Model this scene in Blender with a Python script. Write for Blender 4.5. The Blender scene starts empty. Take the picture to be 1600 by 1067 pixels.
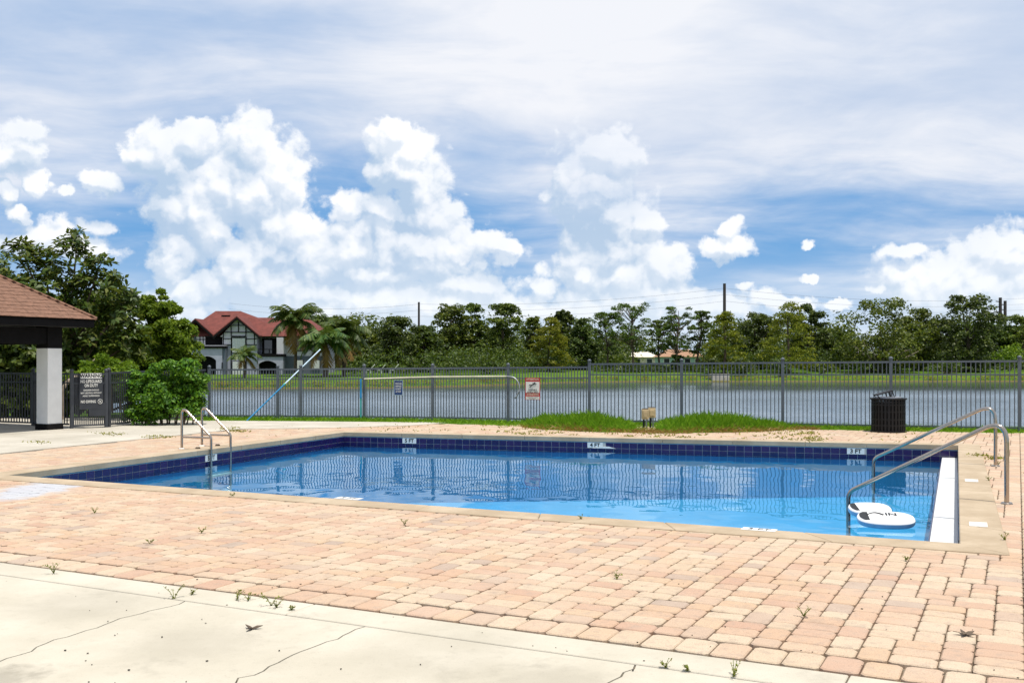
import bpy, bmesh, math, random
import numpy as np
from mathutils import Vector, Matrix
C = bpy.context.scene.collection
SC = bpy.context.scene
R = math.radians
# ------------------------------------------------------------------ camera, sky, sun, exposure
FP, H, Y0 = 1586.0, 1.5, 563.0            # focal length in photo pixels, eye height, horizon row
cam = bpy.data.cameras.new('camera'); camo = bpy.data.objects.new('camera', cam); C.objects.link(camo)
camo.location = (0, 0, H); camo.rotation_euler = (R(90), 0, 0)
cam.sensor_width = 36; cam.lens = 36 * FP / 1600; cam.shift_y = (Y0 - 533.5) / 1600
cam.clip_start = 0.1; cam.clip_end = 6000
SC.camera = camo
SUN_EL, SUN_AZ = 76, 142                   # azimuth clockwise from +Y (the viewing direction)
SUN = Vector((math.sin(R(SUN_AZ)) * math.cos(R(SUN_EL)), math.cos(R(SUN_AZ)) * math.cos(R(SUN_EL)), math.sin(R(SUN_EL))))
sl = bpy.data.lights.new('sun', 'SUN'); so = bpy.data.objects.new('sun', sl); C.objects.link(so)
sl.energy = 4.6; sl.angle = R(0.5); sl.color = (1, .95, .86)
so.rotation_euler = SUN.to_track_quat('Z', 'Y').to_euler(); so.location = (0, 0, 60)
SC.view_settings.view_transform = 'Standard'; SC.view_settings.look = 'None'
SC.view_settings.exposure = 0.07; SC.view_settings.gamma = 1; SC.view_settings.use_curve_mapping = False
SC.render.engine = 'CYCLES'
SC.cycles.use_denoising = True
SC.cycles.max_bounces = 7; SC.cycles.transparent_max_bounces = 12; SC.cycles.diffuse_bounces = 3
SC.cycles.glossy_bounces = 3; SC.cycles.caustics_reflective = False; SC.cycles.caustics_refractive = False
SC.cycles.use_adaptive_sampling = True

class NT:
    """small helper for node trees"""
    def __init__(s, t): s.t = t
    def n(s, typ, ins=None, **kw):
        x = s.t.nodes.new(typ)
        for k, v in kw.items(): setattr(x, k, v)
        for k, v in (ins or {}).items():
            if isinstance(v, bpy.types.NodeSocket): s.t.links.new(v, x.inputs[k])
            else: x.inputs[k].default_value = v
        return x
    def m(s, op, a, b=0.0, c=0.0, clamp=False):
        x = s.n('ShaderNodeMath', {0: a, 1: b, 2: c}, operation=op); x.use_clamp = clamp; return x.outputs[0]
    def v(s, op, a, b=(0, 0, 0)):
        x = s.n('ShaderNodeVectorMath', {0: a, 1: b}, operation=op)
        return x.outputs['Value' if op in ('DOT_PRODUCT', 'LENGTH') else 'Vector']
    def mix(s, f, a, b, blend='MIX'):
        x = s.t.nodes.new('ShaderNodeMix'); x.data_type = 'RGBA'; x.blend_type = blend
        for i, v in ((0, f), (6, a), (7, b)):
            if isinstance(v, bpy.types.NodeSocket): s.t.links.new(v, x.inputs[i])
            else: x.inputs[i].default_value = v if i == 0 or len(v) == 4 else (*v, 1)
        return x.outputs[2]
    def ss(s, x, lo, hi):
        y = s.n('ShaderNodeMapRange', {0: x, 1: lo, 2: hi}, interpolation_type='SMOOTHSTEP'); return y.outputs[0]
    def ramp(s, f, stops, interp='LINEAR'):
        x = s.n('ShaderNodeValToRGB', {0: f}); e = x.color_ramp.elements; x.color_ramp.interpolation = interp
        while len(e) < len(stops): e.new(0.5)
        for i, (p, c) in enumerate(stops): e[i].position = p; e[i].color = (*c, 1)
        return x.outputs[0]
    def noise(s, vec, scale, detail=4, rough=.55, out=0):
        ins = {'Scale': scale, 'Detail': detail, 'Roughness': rough}
        if vec is not None: ins['Vector'] = vec
        return s.n('ShaderNodeTexNoise', ins).outputs[out]

# cumulus puffs of the sky, as (x, y, rx, ry) on the photograph, turned into directions below
PUFFS = [(250,245,58,60),(300,225,62,42),(398,222,66,54),(440,270,54,70),(370,300,110,85),(440,350,70,60),(400,400,85,65),
 (370,440,60,50),(490,410,70,75),(546,325,38,36),(550,385,60,55),(620,212,40,32),(642,270,54,50),(660,335,80,62),(705,385,90,42),
 (785,388,45,16),(600,430,120,42),(720,448,100,30),(520,462,150,28),(276,380,38,32),(266,425,32,40),(285,468,45,26),
 (40,208,34,24),(10,245,38,38),(60,285,20,24),(100,296,16,12),(158,284,36,22),(206,240,26,26),(14,300,22,20),(32,332,20,14),
 (80,368,60,28),(152,360,38,20),(945,240,72,46),(905,300,50,62),(955,335,75,60),(1002,350,42,34),(960,395,85,58),(1032,425,55,46),
 (1000,462,100,34),(912,432,36,30),(972,442,36,22),(850,452,28,22),(1135,384,50,18),(1142,364,26,22),(1265,379,20,9),(1160,443,22,8),
 (1264,434,14,9),(1420,393,42,18),(1366,447,24,9),(1500,440,130,62),(1560,400,75,55),(1310,471,28,9),(1220,472,75,13),
 (880,492,260,24),(1130,480,60,18),(215,490,140,30),(420,440,130,80),(650,390,140,80),(590,475,330,46),(300,320,90,80),(965,440,130,64),
 (925,300,74,100),(990,478,240,40),(90,385,110,26),(1510,455,170,80),(265,400,44,60),(635,250,60,70),(30,230,46,46),(335,365,60,54),(590,330,44,40),(660,300,56,50),(610,260,44,46),(225,240,40,36)]
wd = bpy.data.worlds.new('World'); SC.world = wd; wd.use_nodes = True
W = NT(wd.node_tree); wd.node_tree.nodes.clear()
ZI = [0]
def cloud_group(puffs):                   # height of the cumulus field at a direction (azimuth, slope); puffs=None: open sky beside the picture
    g = bpy.data.node_groups.new('cloud_field', 'ShaderNodeTree')
    g.interface.new_socket('P', in_out='INPUT', socket_type='NodeSocketVector')
    g.interface.new_socket('D', in_out='OUTPUT', socket_type='NodeSocketFloat')
    G = NT(g); gi = G.n('NodeGroupInput'); go = G.n('NodeGroupOutput')
    p = gi.outputs[0]
    n1 = G.noise(p, 22 + ZI[0] * 1e-4, 5, .62, 1); ZI[0] += 1    # never quite equal, or Cycles merges the zones and evaluates all of them everywhere
    w1 = G.n('ShaderNodeVectorMath', {0: G.v('SUBTRACT', n1, (.5, .5, .5)), 'Scale': .034}, operation='SCALE').outputs[0]
    q = G.v('MULTIPLY', G.v('ADD', p, w1), (1, 1, 0))
    cur = None
    for (az, te, rx, ry) in puffs or []:
        b = G.n('ShaderNodeTexGradient', {'Vector': q}, gradient_type='SPHERICAL')     # a cone, 1 at the centre and 0 from the rim on
        rx *= 1.38; ry *= 1.38; b.texture_mapping.vector_type = 'POINT'; b.texture_mapping.scale = (1 / rx, 1 / ry, 1); b.texture_mapping.translation = (-az / rx, -te / ry, 0)
        cur = b.outputs['Fac'] if cur is None else G.m('SMOOTH_MAX', cur, b.outputs['Fac'], .10)
    if puffs is not None: cur = G.m('SUBTRACT', G.m('MULTIPLY', G.m('SUBTRACT', cur, .275), 1.38), G.m('MULTIPLY', G.ss(cur, .16, .02), .7))
    if puffs is None:
        sx = G.n('ShaderNodeSeparateXYZ', {0: q})
        cur = G.m('SUBTRACT', G.m('MULTIPLY', G.noise(q, 4.5, 2, .5), 4.0), G.m('ADD', 2.0, G.m('MULTIPLY', sx.outputs[1], 2.8)))
        cur = G.m('SUBTRACT', cur, G.ss(G.m('ABSOLUTE', sx.outputs[0]), .66, .56))
    cur = G.m('MAXIMUM', cur, -1.5)
    vo = G.n('ShaderNodeTexVoronoi', {'Vector': q, 'Scale': 26.0, 'Detail': 2.5, 'Roughness': .55}, voronoi_dimensions='2D', feature='F1')
    bil = G.m('MULTIPLY', G.m('SUBTRACT', .64, vo.outputs['Distance']), .48)
    G.t.links.new(G.m('ADD', cur, bil), go.inputs[0])
    return g
tc = W.n('ShaderNodeTexCoord'); dv = W.v('NORMALIZE', tc.outputs['Generated'])
sp = W.n('ShaderNodeSeparateXYZ', {0: dv})
dx, dy, dz = sp.outputs
az = W.m('ARCTAN2', dx, dy)
te = W.m('DIVIDE', dz, W.m('MAXIMUM', W.m('SQRT', W.m('ADD', W.m('MULTIPLY', dx, dx), W.m('MULTIPLY', dy, dy))), .02))
P = W.n('ShaderNodeCombineXYZ', {0: az, 1: te, 2: 0.0}).outputs[0]
sky = W.n('ShaderNodeTexSky', sky_type='NISHITA', sun_disc=False, sun_elevation=R(SUN_EL), sun_rotation=R(SUN_AZ),
          air_density=1.0, dust_density=.3, ozone_density=3.0)
hs = W.n('ShaderNodeHueSaturation', {'Saturation': 1.25, 'Value': 1.0, 'Color': sky.outputs[0]}).outputs[0]
base = W.mix(.85, hs, (1.0, 3.4, 7.1))
# thin high layer that thickens overhead, computed on a flat cloud deck
dzc = W.m('ADD', W.m('MAXIMUM', dz, 0), .14)
deck = W.v('MULTIPLY', W.v('DIVIDE', dv, W.n('ShaderNodeCombineXYZ', {0: dzc, 1: dzc, 2: 1.0}).outputs[0]), (1, 1, 0))
dwarp = W.v('ADD', deck, W.v('MULTIPLY', W.v('SUBTRACT', W.noise(deck, 1.2, 2, .5, 1), (.5, .5, .5)), (.5, .5, 0)))
rot = W.n('ShaderNodeMapping', {'Vector': dwarp, 'Rotation': (0, 0, R(-18)), 'Scale': (.55, 1.25, 1)}).outputs[0]
s1 = W.noise(dwarp, .75, 5, .5); s2 = W.noise(rot, 1.5, 6, .58); s3 = W.noise(deck, .45, 3, .5); s4 = W.noise(dwarp, 4.6, 6, .6)
cov = W.m('ADD', W.m('ADD', W.m('MULTIPLY', s1, .55), W.m('MULTIPLY', s2, .30)), W.m('MULTIPLY', s3, .35))
cov = W.m('ADD', cov, W.m('MULTIPLY', W.ss(te, .10, .26), .26))
cov = W.m('ADD', cov, W.m('MULTIPLY', W.m('SUBTRACT', s4, .5), .12))
cov = W.m('ADD', cov, W.m('MULTIPLY', W.ss(az, -.12, .22), .07))
hi = W.m('MULTIPLY', W.ss(cov, .53, .88), .96)
shd = W.ss(W.m('ADD', W.m('ADD', W.m('MULTIPLY', s2, .55), W.m('MULTIPLY', s1, .45)), W.m('MULTIPLY', W.m('SUBTRACT', s4, .5), .16)), .37, .66)
shd = W.m('ADD', shd, W.m('MULTIPLY', W.ss(W.v('LENGTH', W.v('SUBTRACT', dv, (.04, .93, .36))), .26, .02), .5), clamp=True)
hicol = W.mix(shd, (5.6, 6.5, 8.1), (8.9, 9.0, 9.4))
c0 = W.mix(hi, base, hicol)
# cumulus, zone by zone round the horizon (a zone only evaluates the puffs that reach into it)
def horizon(c): return W.mix(W.m('MULTIPLY', W.ss(te, .13, .0), .62), c, (8.2, 9.0, 9.8))
def bgn(c): return W.n('ShaderNodeBackground', {'Color': c, 'Strength': .10}).outputs[0]
veil = W.m('MULTIPLY', W.ss(az, .02, .06), W.m('MULTIPLY', W.ss(te, .12, .17), .42))       # the tall right tower stands in veil
soft = W.noise(P, 11, 3, .5); wisp = W.noise(P, 70, 4, .65)
def cumulus(puffs):
    g = cloud_group(puffs)
    def field(vec):
        x = W.n('ShaderNodeGroup'); x.node_tree = g; W.t.links.new(vec, x.inputs[0]); return x.outputs[0]
    D1 = field(P); D2 = field(W.v('ADD', P, (.003, .010, 0))); D3 = field(W.v('ADD', P, (.010, .034, 0)))
    lit = W.m('ADD', W.m('MULTIPLY', W.ss(W.m('SUBTRACT', D1, D2), -.22, .26), .52), W.m('MULTIPLY', W.ss(W.m('SUBTRACT', D1, D3), -.36, .50), .44))
    lit = W.m('ADD', lit, W.m('MULTIPLY', W.m('SUBTRACT', soft, .56), 1.15), clamp=True)
    ccol = W.mix(veil, W.mix(lit, (4.6, 5.95, 7.7), (10.3, 10.3, 10.4)), c0)
    return bgn(horizon(W.mix(W.m('MULTIPLY', W.ss(W.m('ADD', D1, W.m('MULTIPLY', W.m('SUBTRACT', wisp, .5), .50)), -.05, .26), .96), c0, ccol)))
PF_ = []
for (x, y, rx, ry) in PUFFS:
    a_ = math.atan((x - 800) / FP); ca = math.cos(a_); PF_.append((a_, (Y0 - y) / FP * ca, rx * 1.12 / FP * ca * ca, ry * 1.12 / FP * ca))
EDG = [-.60, -.40, -.32, -.25, -.18, -.11, -.04, .04, .11, .20, .34, .60]
cur = cumulus(None)
for e_0, e_1 in zip(EDG[:-1], EDG[1:]):
    sub = [p for p in PF_ if p[0] + p[2] * 1.40 + .022 > e_0 and p[0] - p[2] * 1.40 - .022 < e_1 + .012]
    if not sub: continue
    f = W.m('MULTIPLY', W.m('GREATER_THAN', az, e_0), W.m('LESS_THAN', az, e_1))
    cur = W.n('ShaderNodeMixShader', {0: f, 1: cur, 2: cumulus(sub)}).outputs[0]
f = W.m('GREATER_THAN', te, .285)
cur = W.n('ShaderNodeMixShader', {0: f, 1: cur, 2: bgn(c0)}).outputs[0]
low = W.mix(W.ss(te, 0, -.03), horizon(c0), (2.0, 2.2, 2.0))
cur = W.n('ShaderNodeMixShader', {0: W.m('LESS_THAN', te, 0.0), 1: cur, 2: bgn(low)}).outputs[0]
wo = W.n('ShaderNodeOutputWorld', {'Surface': cur})
wd.cycles.sampling_method = 'MANUAL'; wd.cycles.sample_map_resolution = 512

# ------------------------------------------------------------------ helpers
def Wd(px, py, z=0.0):                    # the place at height z that stands at a photo pixel
    Z = FP * (H - z) / (py - Y0); return Vector(((px - 800) / FP * Z, Z, z))
def Xat(px, Z): return (px - 800) / FP * Z
def Zat(py, Z): return H - (py - Y0) / FP * Z
def at(px, py, Z): return Vector((Xat(px, Z), Z, Zat(py, Z)))
def lerp(a, b, t): return a + (b - a) * t
def interp(x, pts): return float(np.interp(x, [p[0] for p in pts], [p[1] for p in pts]))

def tag(o, label=None, cat=None, group=None, kind=None):
    if label: o['label'] = label
    if cat: o['category'] = cat
    if group: o['group'] = group
    if kind: o['kind'] = kind
    return o
def empty(name, loc, label=None, cat=None, group=None):
    o = bpy.data.objects.new(name, None); C.objects.link(o); o.location = loc; o.empty_display_size = .1
    return tag(o, label, cat, group)
def wloc(o):
    v = Vector(o.location)
    while o.parent: o = o.parent; v = v + Vector(o.location)
    return v
def link(name, me, mat, parent=None, loc=None):
    o = bpy.data.objects.new(name, me); C.objects.link(o)
    if mat is not None and len(me.materials) == 0: me.materials.append(mat)
    if parent: o.parent = parent
    if loc is not None: o.location = loc
    return o
def npmesh(name, V, F, smooth=False):
    V = np.asarray(V, np.float32).reshape(-1, 3); F = np.asarray(F, np.int32)
    me = bpy.data.meshes.new(name); k = F.shape[1]; n = len(F)
    me.vertices.add(len(V)); me.vertices.foreach_set('co', V.ravel())
    me.loops.add(n * k); me.loops.foreach_set('vertex_index', F.ravel())
    me.polygons.add(n); me.polygons.foreach_set('loop_start', np.arange(0, n * k, k, dtype=np.int32))
    if smooth: me.polygons.foreach_set('use_smooth', np.ones(n, bool))
    me.update(calc_edges=True); return me
class MB:
    """collects boxes, prisms and tubes in world space; build() links them as ONE mesh object"""
    def __init__(s): s.V = []; s.F = []; s.sm = []
    def add(s, vs, fs, smooth=False):
        b = len(s.V); s.V += [Vector(v) for v in vs]; s.F += [[i + b for i in f] for f in fs]; s.sm += [smooth] * len(fs); return s
    def box(s, c, size, M=None):
        M = M or Matrix.Identity(3); h = Vector(size) / 2; vs = []
        for z in (-1, 1):
            for x, y in ((-1, -1), (1, -1), (1, 1), (-1, 1)): vs.append(Vector(c) + M @ Vector((x * h.x, y * h.y, z * h.z)))
        return s.add(vs, [(3, 2, 1, 0), (4, 5, 6, 7), (0, 1, 5, 4), (1, 2, 6, 5), (2, 3, 7, 6), (3, 0, 4, 7)])
    def prism(s, pts, z0, z1):            # pts counter-clockwise in plan
        n = len(pts); vs = [(p[0], p[1], z0) for p in pts] + [(p[0], p[1], z1) for p in pts]
        return s.add(vs, [tuple(range(n - 1, -1, -1)), tuple(range(n, 2 * n))] + [(i, (i + 1) % n, n + (i + 1) % n, n + i) for i in range(n)])
    def extr(s, pts, d):                  # planar polygon pushed along d
        n = len(pts); vs = [Vector(p) for p in pts] + [Vector(p) + Vector(d) for p in pts]
        return s.add(vs, [tuple(range(n)), tuple(range(2 * n - 1, n - 1, -1))] + [((i + 1) % n, i, n + i, n + (i + 1) % n) for i in range(n)])
    def tube(s, pts, r, k=8, cap=True):
        pts = [Vector(p) for p in pts]; n = len(pts); rs = r if isinstance(r, (list, tuple)) else [r] * n
        vs = []; ref = None
        for i, p in enumerate(pts):
            t = (pts[min(i + 1, n - 1)] - pts[max(i - 1, 0)]).normalized()
            if ref is None: ref = t.orthogonal().normalized()
            a = (ref - t * ref.dot(t)); a = a.normalized() if a.length > 1e-6 else t.orthogonal().normalized(); ref = a; b = t.cross(a)
            for j in range(k):
                an = 2 * math.pi * j / k; vs.append(p + (a * math.cos(an) + b * math.sin(an)) * rs[i])
        fs = [(i * k + j, i * k + (j + 1) % k, (i + 1) * k + (j + 1) % k, (i + 1) * k + j) for i in range(n - 1) for j in range(k)]
        s.add(vs, fs, True)
        if cap: s.add(vs[:k], [tuple(range(k - 1, -1, -1))]); s.add(vs[-k:], [tuple(range(k))])
        return s
    def ring(s, c, r, w, hgt, k=32):      # flat ring (vertical axis)
        vs = []
        for j in range(k):
            a = 2 * math.pi * j / k
            for rr, z in ((r - w, 0), (r, 0), (r, hgt), (r - w, hgt)): vs.append(Vector(c) + Vector((rr * math.cos(a), rr * math.sin(a), z)))
        fs = []
        for j in range(k):
            q = (j + 1) % k
            for e in range(4): fs.append((j * 4 + e, q * 4 + e, q * 4 + (e + 1) % 4, j * 4 + (e + 1) % 4))
        return s.add(vs, fs)
    def build(s, name, mat, parent=None, bevel=0, origin=None):
        o0 = wloc(parent) if parent else (Vector(origin) if origin is not None else Vector((0, 0, 0)))
        me = bpy.data.meshes.new(name); me.from_pydata([tuple(v - o0) for v in s.V], [], s.F)
        me.polygons.foreach_set('use_smooth', s.sm)
        if bevel:
            bm = bmesh.new(); bm.from_mesh(me); bmesh.ops.remove_doubles(bm, verts=bm.verts, dist=1e-5)
            bmesh.ops.bevel(bm, geom=list(bm.edges), offset=bevel, segments=1, affect='EDGES', clamp_overlap=True)
            bm.to_mesh(me); bm.free()
        me.update(); o = link(name, me, mat, parent)
        if not parent and origin is not None: o.location = origin
        return o
def frame_of(r, n):                       # 3x3 with x along r and z along n
    r = Vector(r).normalized(); n = Vector(n); n = (n - r * n.dot(r)).normalized(); return Matrix((r, n.cross(r), n)).transposed()
def text(name, body, size, pos, M3, mat, parent=None, bold=.0, sx=1.0, align='CENTER'):
    c = bpy.data.curves.new(name, 'FONT'); c.body = body; c.size = size; c.align_x = align; c.align_y = 'CENTER'
    c.offset = bold; c.resolution_u = 2; c.materials.append(mat)
    t_ = bpy.data.objects.new(name, c); me = bpy.data.meshes.new_from_object(t_); me.name = name; bpy.data.objects.remove(t_); bpy.data.curves.remove(c)
    if not me.materials: me.materials.append(mat)
    o = bpy.data.objects.new(name, me); C.objects.link(o)
    p = Vector(pos) - (wloc(parent) if parent else Vector())
    if parent: o.parent = parent
    o.matrix_local = Matrix.Translation(p) @ M3.to_4x4() @ Matrix.Diagonal((sx, 1, 1, 1)); return o

# ------------------------------------------------------------------ materials
def mat(name, build):
    m = bpy.data.materials.new(name); m.use_nodes = True; m.node_tree.nodes.clear(); N = NT(m.node_tree)
    out = N.n('ShaderNodeOutputMaterial'); N.t.links.new(build(N), out.inputs[0]); return m
def bsdf(N, col, rough=.7, metal=0, bump=None, bd=.02, bs=.5, spec=.4):
    b = N.n('ShaderNodeBsdfPrincipled', {'Roughness': rough, 'Metallic': metal, 'Specular IOR Level': spec})
    if isinstance(col, bpy.types.NodeSocket): N.t.links.new(col, b.inputs['Base Color'])
    else: b.inputs['Base Color'].default_value = (*col, 1)
    if bump is not None:
        bp = N.n('ShaderNodeBump', {'Height': bump, 'Distance': bd, 'Strength': bs}); N.t.links.new(bp.outputs[0], b.inputs['Normal'])
    return b.outputs[0]
def pos(N): return N.n('ShaderNodeNewGeometry').outputs['Position']
def simple(name, col, rough=.6, metal=0, var=.18, scale=6, spec=.4):
    def f(N):
        n = N.noise(pos(N), scale, 5); c2 = tuple(c * (1 - var) for c in col); c3 = tuple(min(c * (1 + var * .5), 1) for c in col)
        return bsdf(N, N.mix(N.ss(n, .3, .7), c2, c3), rough, metal, n, .004, .3, spec)
    return mat(name, f)
def leafmat(name, dark, mid, light, trans=.35, gloss=.35):
    def f(N):
        r = N.n('ShaderNodeNewGeometry').outputs['Random Per Island']; oi = N.n('ShaderNodeObjectInfo').outputs['Random']
        c = N.ramp(r, [(0, dark), (.55, mid), (1, light)]); c = N.n('ShaderNodeHueSaturation', {'Hue': N.m('ADD', .485, N.m('MULTIPLY', oi, .03)), 'Value': N.m('ADD', .85, N.m('MULTIPLY', oi, .3)), 'Color': c}).outputs[0]
        b = bsdf(N, c, .5, spec=gloss)
        t = N.n('ShaderNodeBsdfTranslucent', {'Color': N.mix(.5, c, (light[0] * 1.3, light[1] * 1.4, light[2] * .8))}).outputs[0]
        return N.n('ShaderNodeMixShader', {0: trans, 1: b, 2: t}).outputs[0]
    return mat(name, f)
STAIN = Wd(62, 763)
def paver_mat(name, island):
    def f(N):
        p = pos(N)
        r = N.n('ShaderNodeNewGeometry').outputs['Random Per Island'] if island else N.n('ShaderNodeObjectInfo').outputs['Random']
        c = N.ramp(r, [(0, (.49, .375, .26)), (.20, (.52, .415, .30)), (.34, (.49, .345, .225)), (.50, (.475, .315, .215)), (.64, (.51, .39, .275)), (.78, (.445, .285, .20)), (.9, (.49, .355, .25)), (1, (.38, .295, .235))])
        g = N.noise(p, 160, 3, .7); b = N.noise(p, 14, 4, .6); w = N.noise(p, 1.1, 4, .6)
        c = N.mix(N.m('MULTIPLY', N.ss(b, .46, .72), .50), c, (.33, .255, .20)); c = N.mix(N.m('MULTIPLY', N.ss(N.noise(p, 3.2, 5, .7), .54, .70), .36), c, (.26, .21, .17))
        c = N.mix(N.m('MULTIPLY', N.ss(w, .42, .75), .35), c, (.56, .47, .37))
        c = N.mix(N.m('MULTIPLY', N.ss(g, .50, .68), .62), c, (.24, .16, .12))
        c = N.mix(N.m('MULTIPLY', N.ss(g, .45, .2), .3), c, (.55, .49, .41))
        d = N.v('LENGTH', N.v('MULTIPLY', N.v('SUBTRACT', p, tuple(STAIN)), (2.6, .9, 0)))
        st = N.m('MULTIPLY', N.ss(N.m('ADD', d, N.m('MULTIPLY', N.noise(p, 5, 4), 1.1)), 1.75, 1.2), .75)
        c = N.mix(st, c, (.42, .46, .52))
        return bsdf(N, c, .85, 0, N.m('ADD', N.m('MULTIPLY', g, .5), b), .004, .5, .25)
    return mat(name, f)
def concrete(name, col, col2, sc=1.0):
    def f(N):
        p = pos(N); a = N.noise(p, .9 * sc, 5, .6); b = N.noise(p, 9 * sc, 5, .65); g = N.noise(p, 120, 3, .7)
        c = N.mix(N.ss(a, .35, .7), col, col2); c = N.mix(N.m('MULTIPLY', N.ss(N.noise(N.v('ADD', p, (7, 3, 0)), 1.7 * sc, 6, .72), .54, .74), .38), c, tuple(x * .62 for x in col)); c = N.mix(N.m('MULTIPLY', N.ss(N.noise(p, 45 * sc, 3, .7), .62, .74), .5), c, tuple(x * .7 for x in col))
        for (w0, rad_, k_) in WEAR_AND_SHADOW:
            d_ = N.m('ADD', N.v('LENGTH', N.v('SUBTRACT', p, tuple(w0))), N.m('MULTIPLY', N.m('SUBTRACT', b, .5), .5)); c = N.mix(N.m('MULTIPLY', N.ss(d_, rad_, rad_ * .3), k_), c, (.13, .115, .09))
        c = N.mix(N.m('MULTIPLY', N.ss(b, .52, .8), .35), c, tuple(x * .68 for x in col))
        c = N.mix(N.m('MULTIPLY', N.ss(g, .56, .75), .35), c, tuple(x * .6 for x in col))
        return bsdf(N, c, .88, 0, N.m('ADD', g, b), .004, .45, .2)
    return mat(name, f)
M = {}
WEAR_AND_SHADOW = [(Wd(-14, 1056), .30, .45), (Wd(300, 1000), .5, .16), (Wd(700, 1020), .7, .14), (Wd(130, 940), .6, .2), (Wd(860, 1060), .4, .2)]  # first entry is a corner shadow painted into the concrete, the rest are dirt
M['paver'] = paver_mat('paver', False); M['paver_mass'] = paver_mat('paver_mass', True)
BLOT = Wd(-8, 1052)
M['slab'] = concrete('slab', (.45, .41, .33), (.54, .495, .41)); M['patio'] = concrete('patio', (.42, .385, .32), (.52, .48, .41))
M['coping'] = concrete('coping', (.36, .28, .19), (.46, .37, .265), 2); M['sand'] = simple('sand', (.17, .135, .095), .95, 0, .4, 30)
M['ledge'] = simple('ledge', (.60, .61, .61), .5, 0, .03, 4)
def tile_f(N):
    oi = N.n('ShaderNodeObjectInfo').outputs['Random']
    n = N.noise(pos(N), 20, 4)
    c = N.ramp(oi, [(0, (.006, .008, .055)), (.5, (.014, .008, .06)), (1, (.030, .012, .075))])
    return bsdf(N, N.mix(N.m('MULTIPLY', n, .4), c, (.02, .015, .10)), .16, 0, n, .002, .2, .5)
M['tile'] = mat('tile', tile_f)
M['grout'] = simple('grout', (.42, .42, .40), .8); M['white'] = simple('white', (.72, .71, .67), .5, 0, .06)
M['black'] = simple('black', (.012, .012, .013), .5); M['plaster'] = simple('plaster', (.075, .365, .59), .6, 0, .08, 2)
def steel_f(N):
    n = N.noise(N.v('MULTIPLY', pos(N), (40, 40, 4)), 3, 4)
    return bsdf(N, N.mix(n, (.36, .29, .23), (.55, .48, .41)), N.m('ADD', .14, N.m('MULTIPLY', n, .12)), 1, n, .001, .2)
M['steel'] = mat('steel', steel_f)
M['fence'] = simple('fence', (.085, .10, .12), .4, 0, .12, 14, .5); M['fence_shaded'] = simple('fence_shaded', (.045, .05, .06), .45)  # second one is the fence paint darkened, with the shade put into its colour
M['sheet'] = simple('sheet', (.030, .034, .042), .5)
def pool_f(N):
    p = pos(N)
    a = N.noise(N.v('MULTIPLY', p, (1, .7, 1)), 2.6, 1, .4); b = N.noise(p, .6, 2, .5); d = N.noise(p, 6, 1, .5)
    h = N.m('ADD', N.m('ADD', N.m('MULTIPLY', a, .55), N.m('MULTIPLY', b, 1.3)), N.m('MULTIPLY', d, .05))
    bp = N.n('ShaderNodeBump', {'Height': h, 'Distance': .0085, 'Strength': 1.0}).outputs[0]
    fr = N.n('ShaderNodeFresnel', {'IOR': 1.31, 'Normal': bp}).outputs[0]
    g = N.n('ShaderNodeBsdfGlossy', {'Color': (.80, .93, 1, 1), 'Roughness': .0, 'Normal': bp}).outputs[0]
    t = N.n('ShaderNodeBsdfTransparent', {'Color': (.66, .90, .99, 1)}).outputs[0]
    return N.n('ShaderNodeMixShader', {0: N.m('MULTIPLY', fr, .85), 1: t, 2: g}).outputs[0]
M['pool_water'] = mat('pool_water', pool_f)
def lake_f(N):
    p = pos(N); a = N.noise(N.v('MULTIPLY', p, (1, .55, 1)), 2.4, 4, .6); b = N.noise(p, .25, 3, .5)
    h = N.m('ADD', a, N.m('MULTIPLY', b, .7))
    y = N.n('ShaderNodeSeparateXYZ', {0: p}).outputs[1]; wind = N.noise(N.v('MULTIPLY', p, (.5, 1, 1)), .05, 4, .55)
    calm = N.ss(N.m('ADD', y, N.m('MULTIPLY', N.m('SUBTRACT', wind, .5), 40)), 84, 116)      # sheltered water by the far bank
    bp = N.n('ShaderNodeBump', {'Height': h, 'Distance': .16, 'Strength': N.m('SUBTRACT', 1.0, N.m('MULTIPLY', calm, .9))}).outputs[0]
    fr = N.n('ShaderNodeFresnel', {'IOR': 1.33, 'Normal': bp}).outputs[0]
    g = N.n('ShaderNodeBsdfGlossy', {'Color': (.76, .83, .88, 1), 'Roughness': N.m('SUBTRACT', N.m('ADD', .24, N.m('MULTIPLY', N.m('SUBTRACT', wind, .5), .35)), N.m('MULTIPLY', calm, .17)), 'Normal': bp}).outputs[0]
    d = N.n('ShaderNodeBsdfDiffuse', {'Color': N.mix(N.ss(a, .4, .65), (.045, .065, .08), (.11, .14, .17))}).outputs[0]
    return N.n('ShaderNodeMixShader', {0: fr, 1: d, 2: g}).outputs[0]
M['lake'] = mat('lake', lake_f)
def lawn_f(N):
    p = pos(N); a = N.noise(p, .18, 5, .6); b = N.noise(p, 2.2, 5, .7); z = N.n('ShaderNodeSeparateXYZ', {0: p}).outputs[2]
    c = N.mix(N.ss(a, .35, .68), (.060, .125, .012), (.10, .165, .018)); c = N.mix(N.m('MULTIPLY', N.ss(b, .5, .75), .5), c, (.035, .065, .01))
    c = N.mix(N.ss(N.m('ADD', z, N.m('MULTIPLY', b, .35)), -1.08, -1.3), c, (.13, .10, .035))
    return bsdf(N, c, .95, 0, b, .15, .8, .1)
M['lawn'] = mat('lawn', lawn_f)
M['grass'] = leafmat('grass', (.06, .15, .005), (.14, .28, .010), (.28, .43, .03), .45, .2)
M['moss'] = leafmat('moss', (.14, .14, .02), (.22, .24, .03), (.38, .32, .09), .2, .1)
M['oak'] = leafmat('oak', (.020, .038, .003), (.072, .112, .008), (.19, .22, .024), .3)
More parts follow.
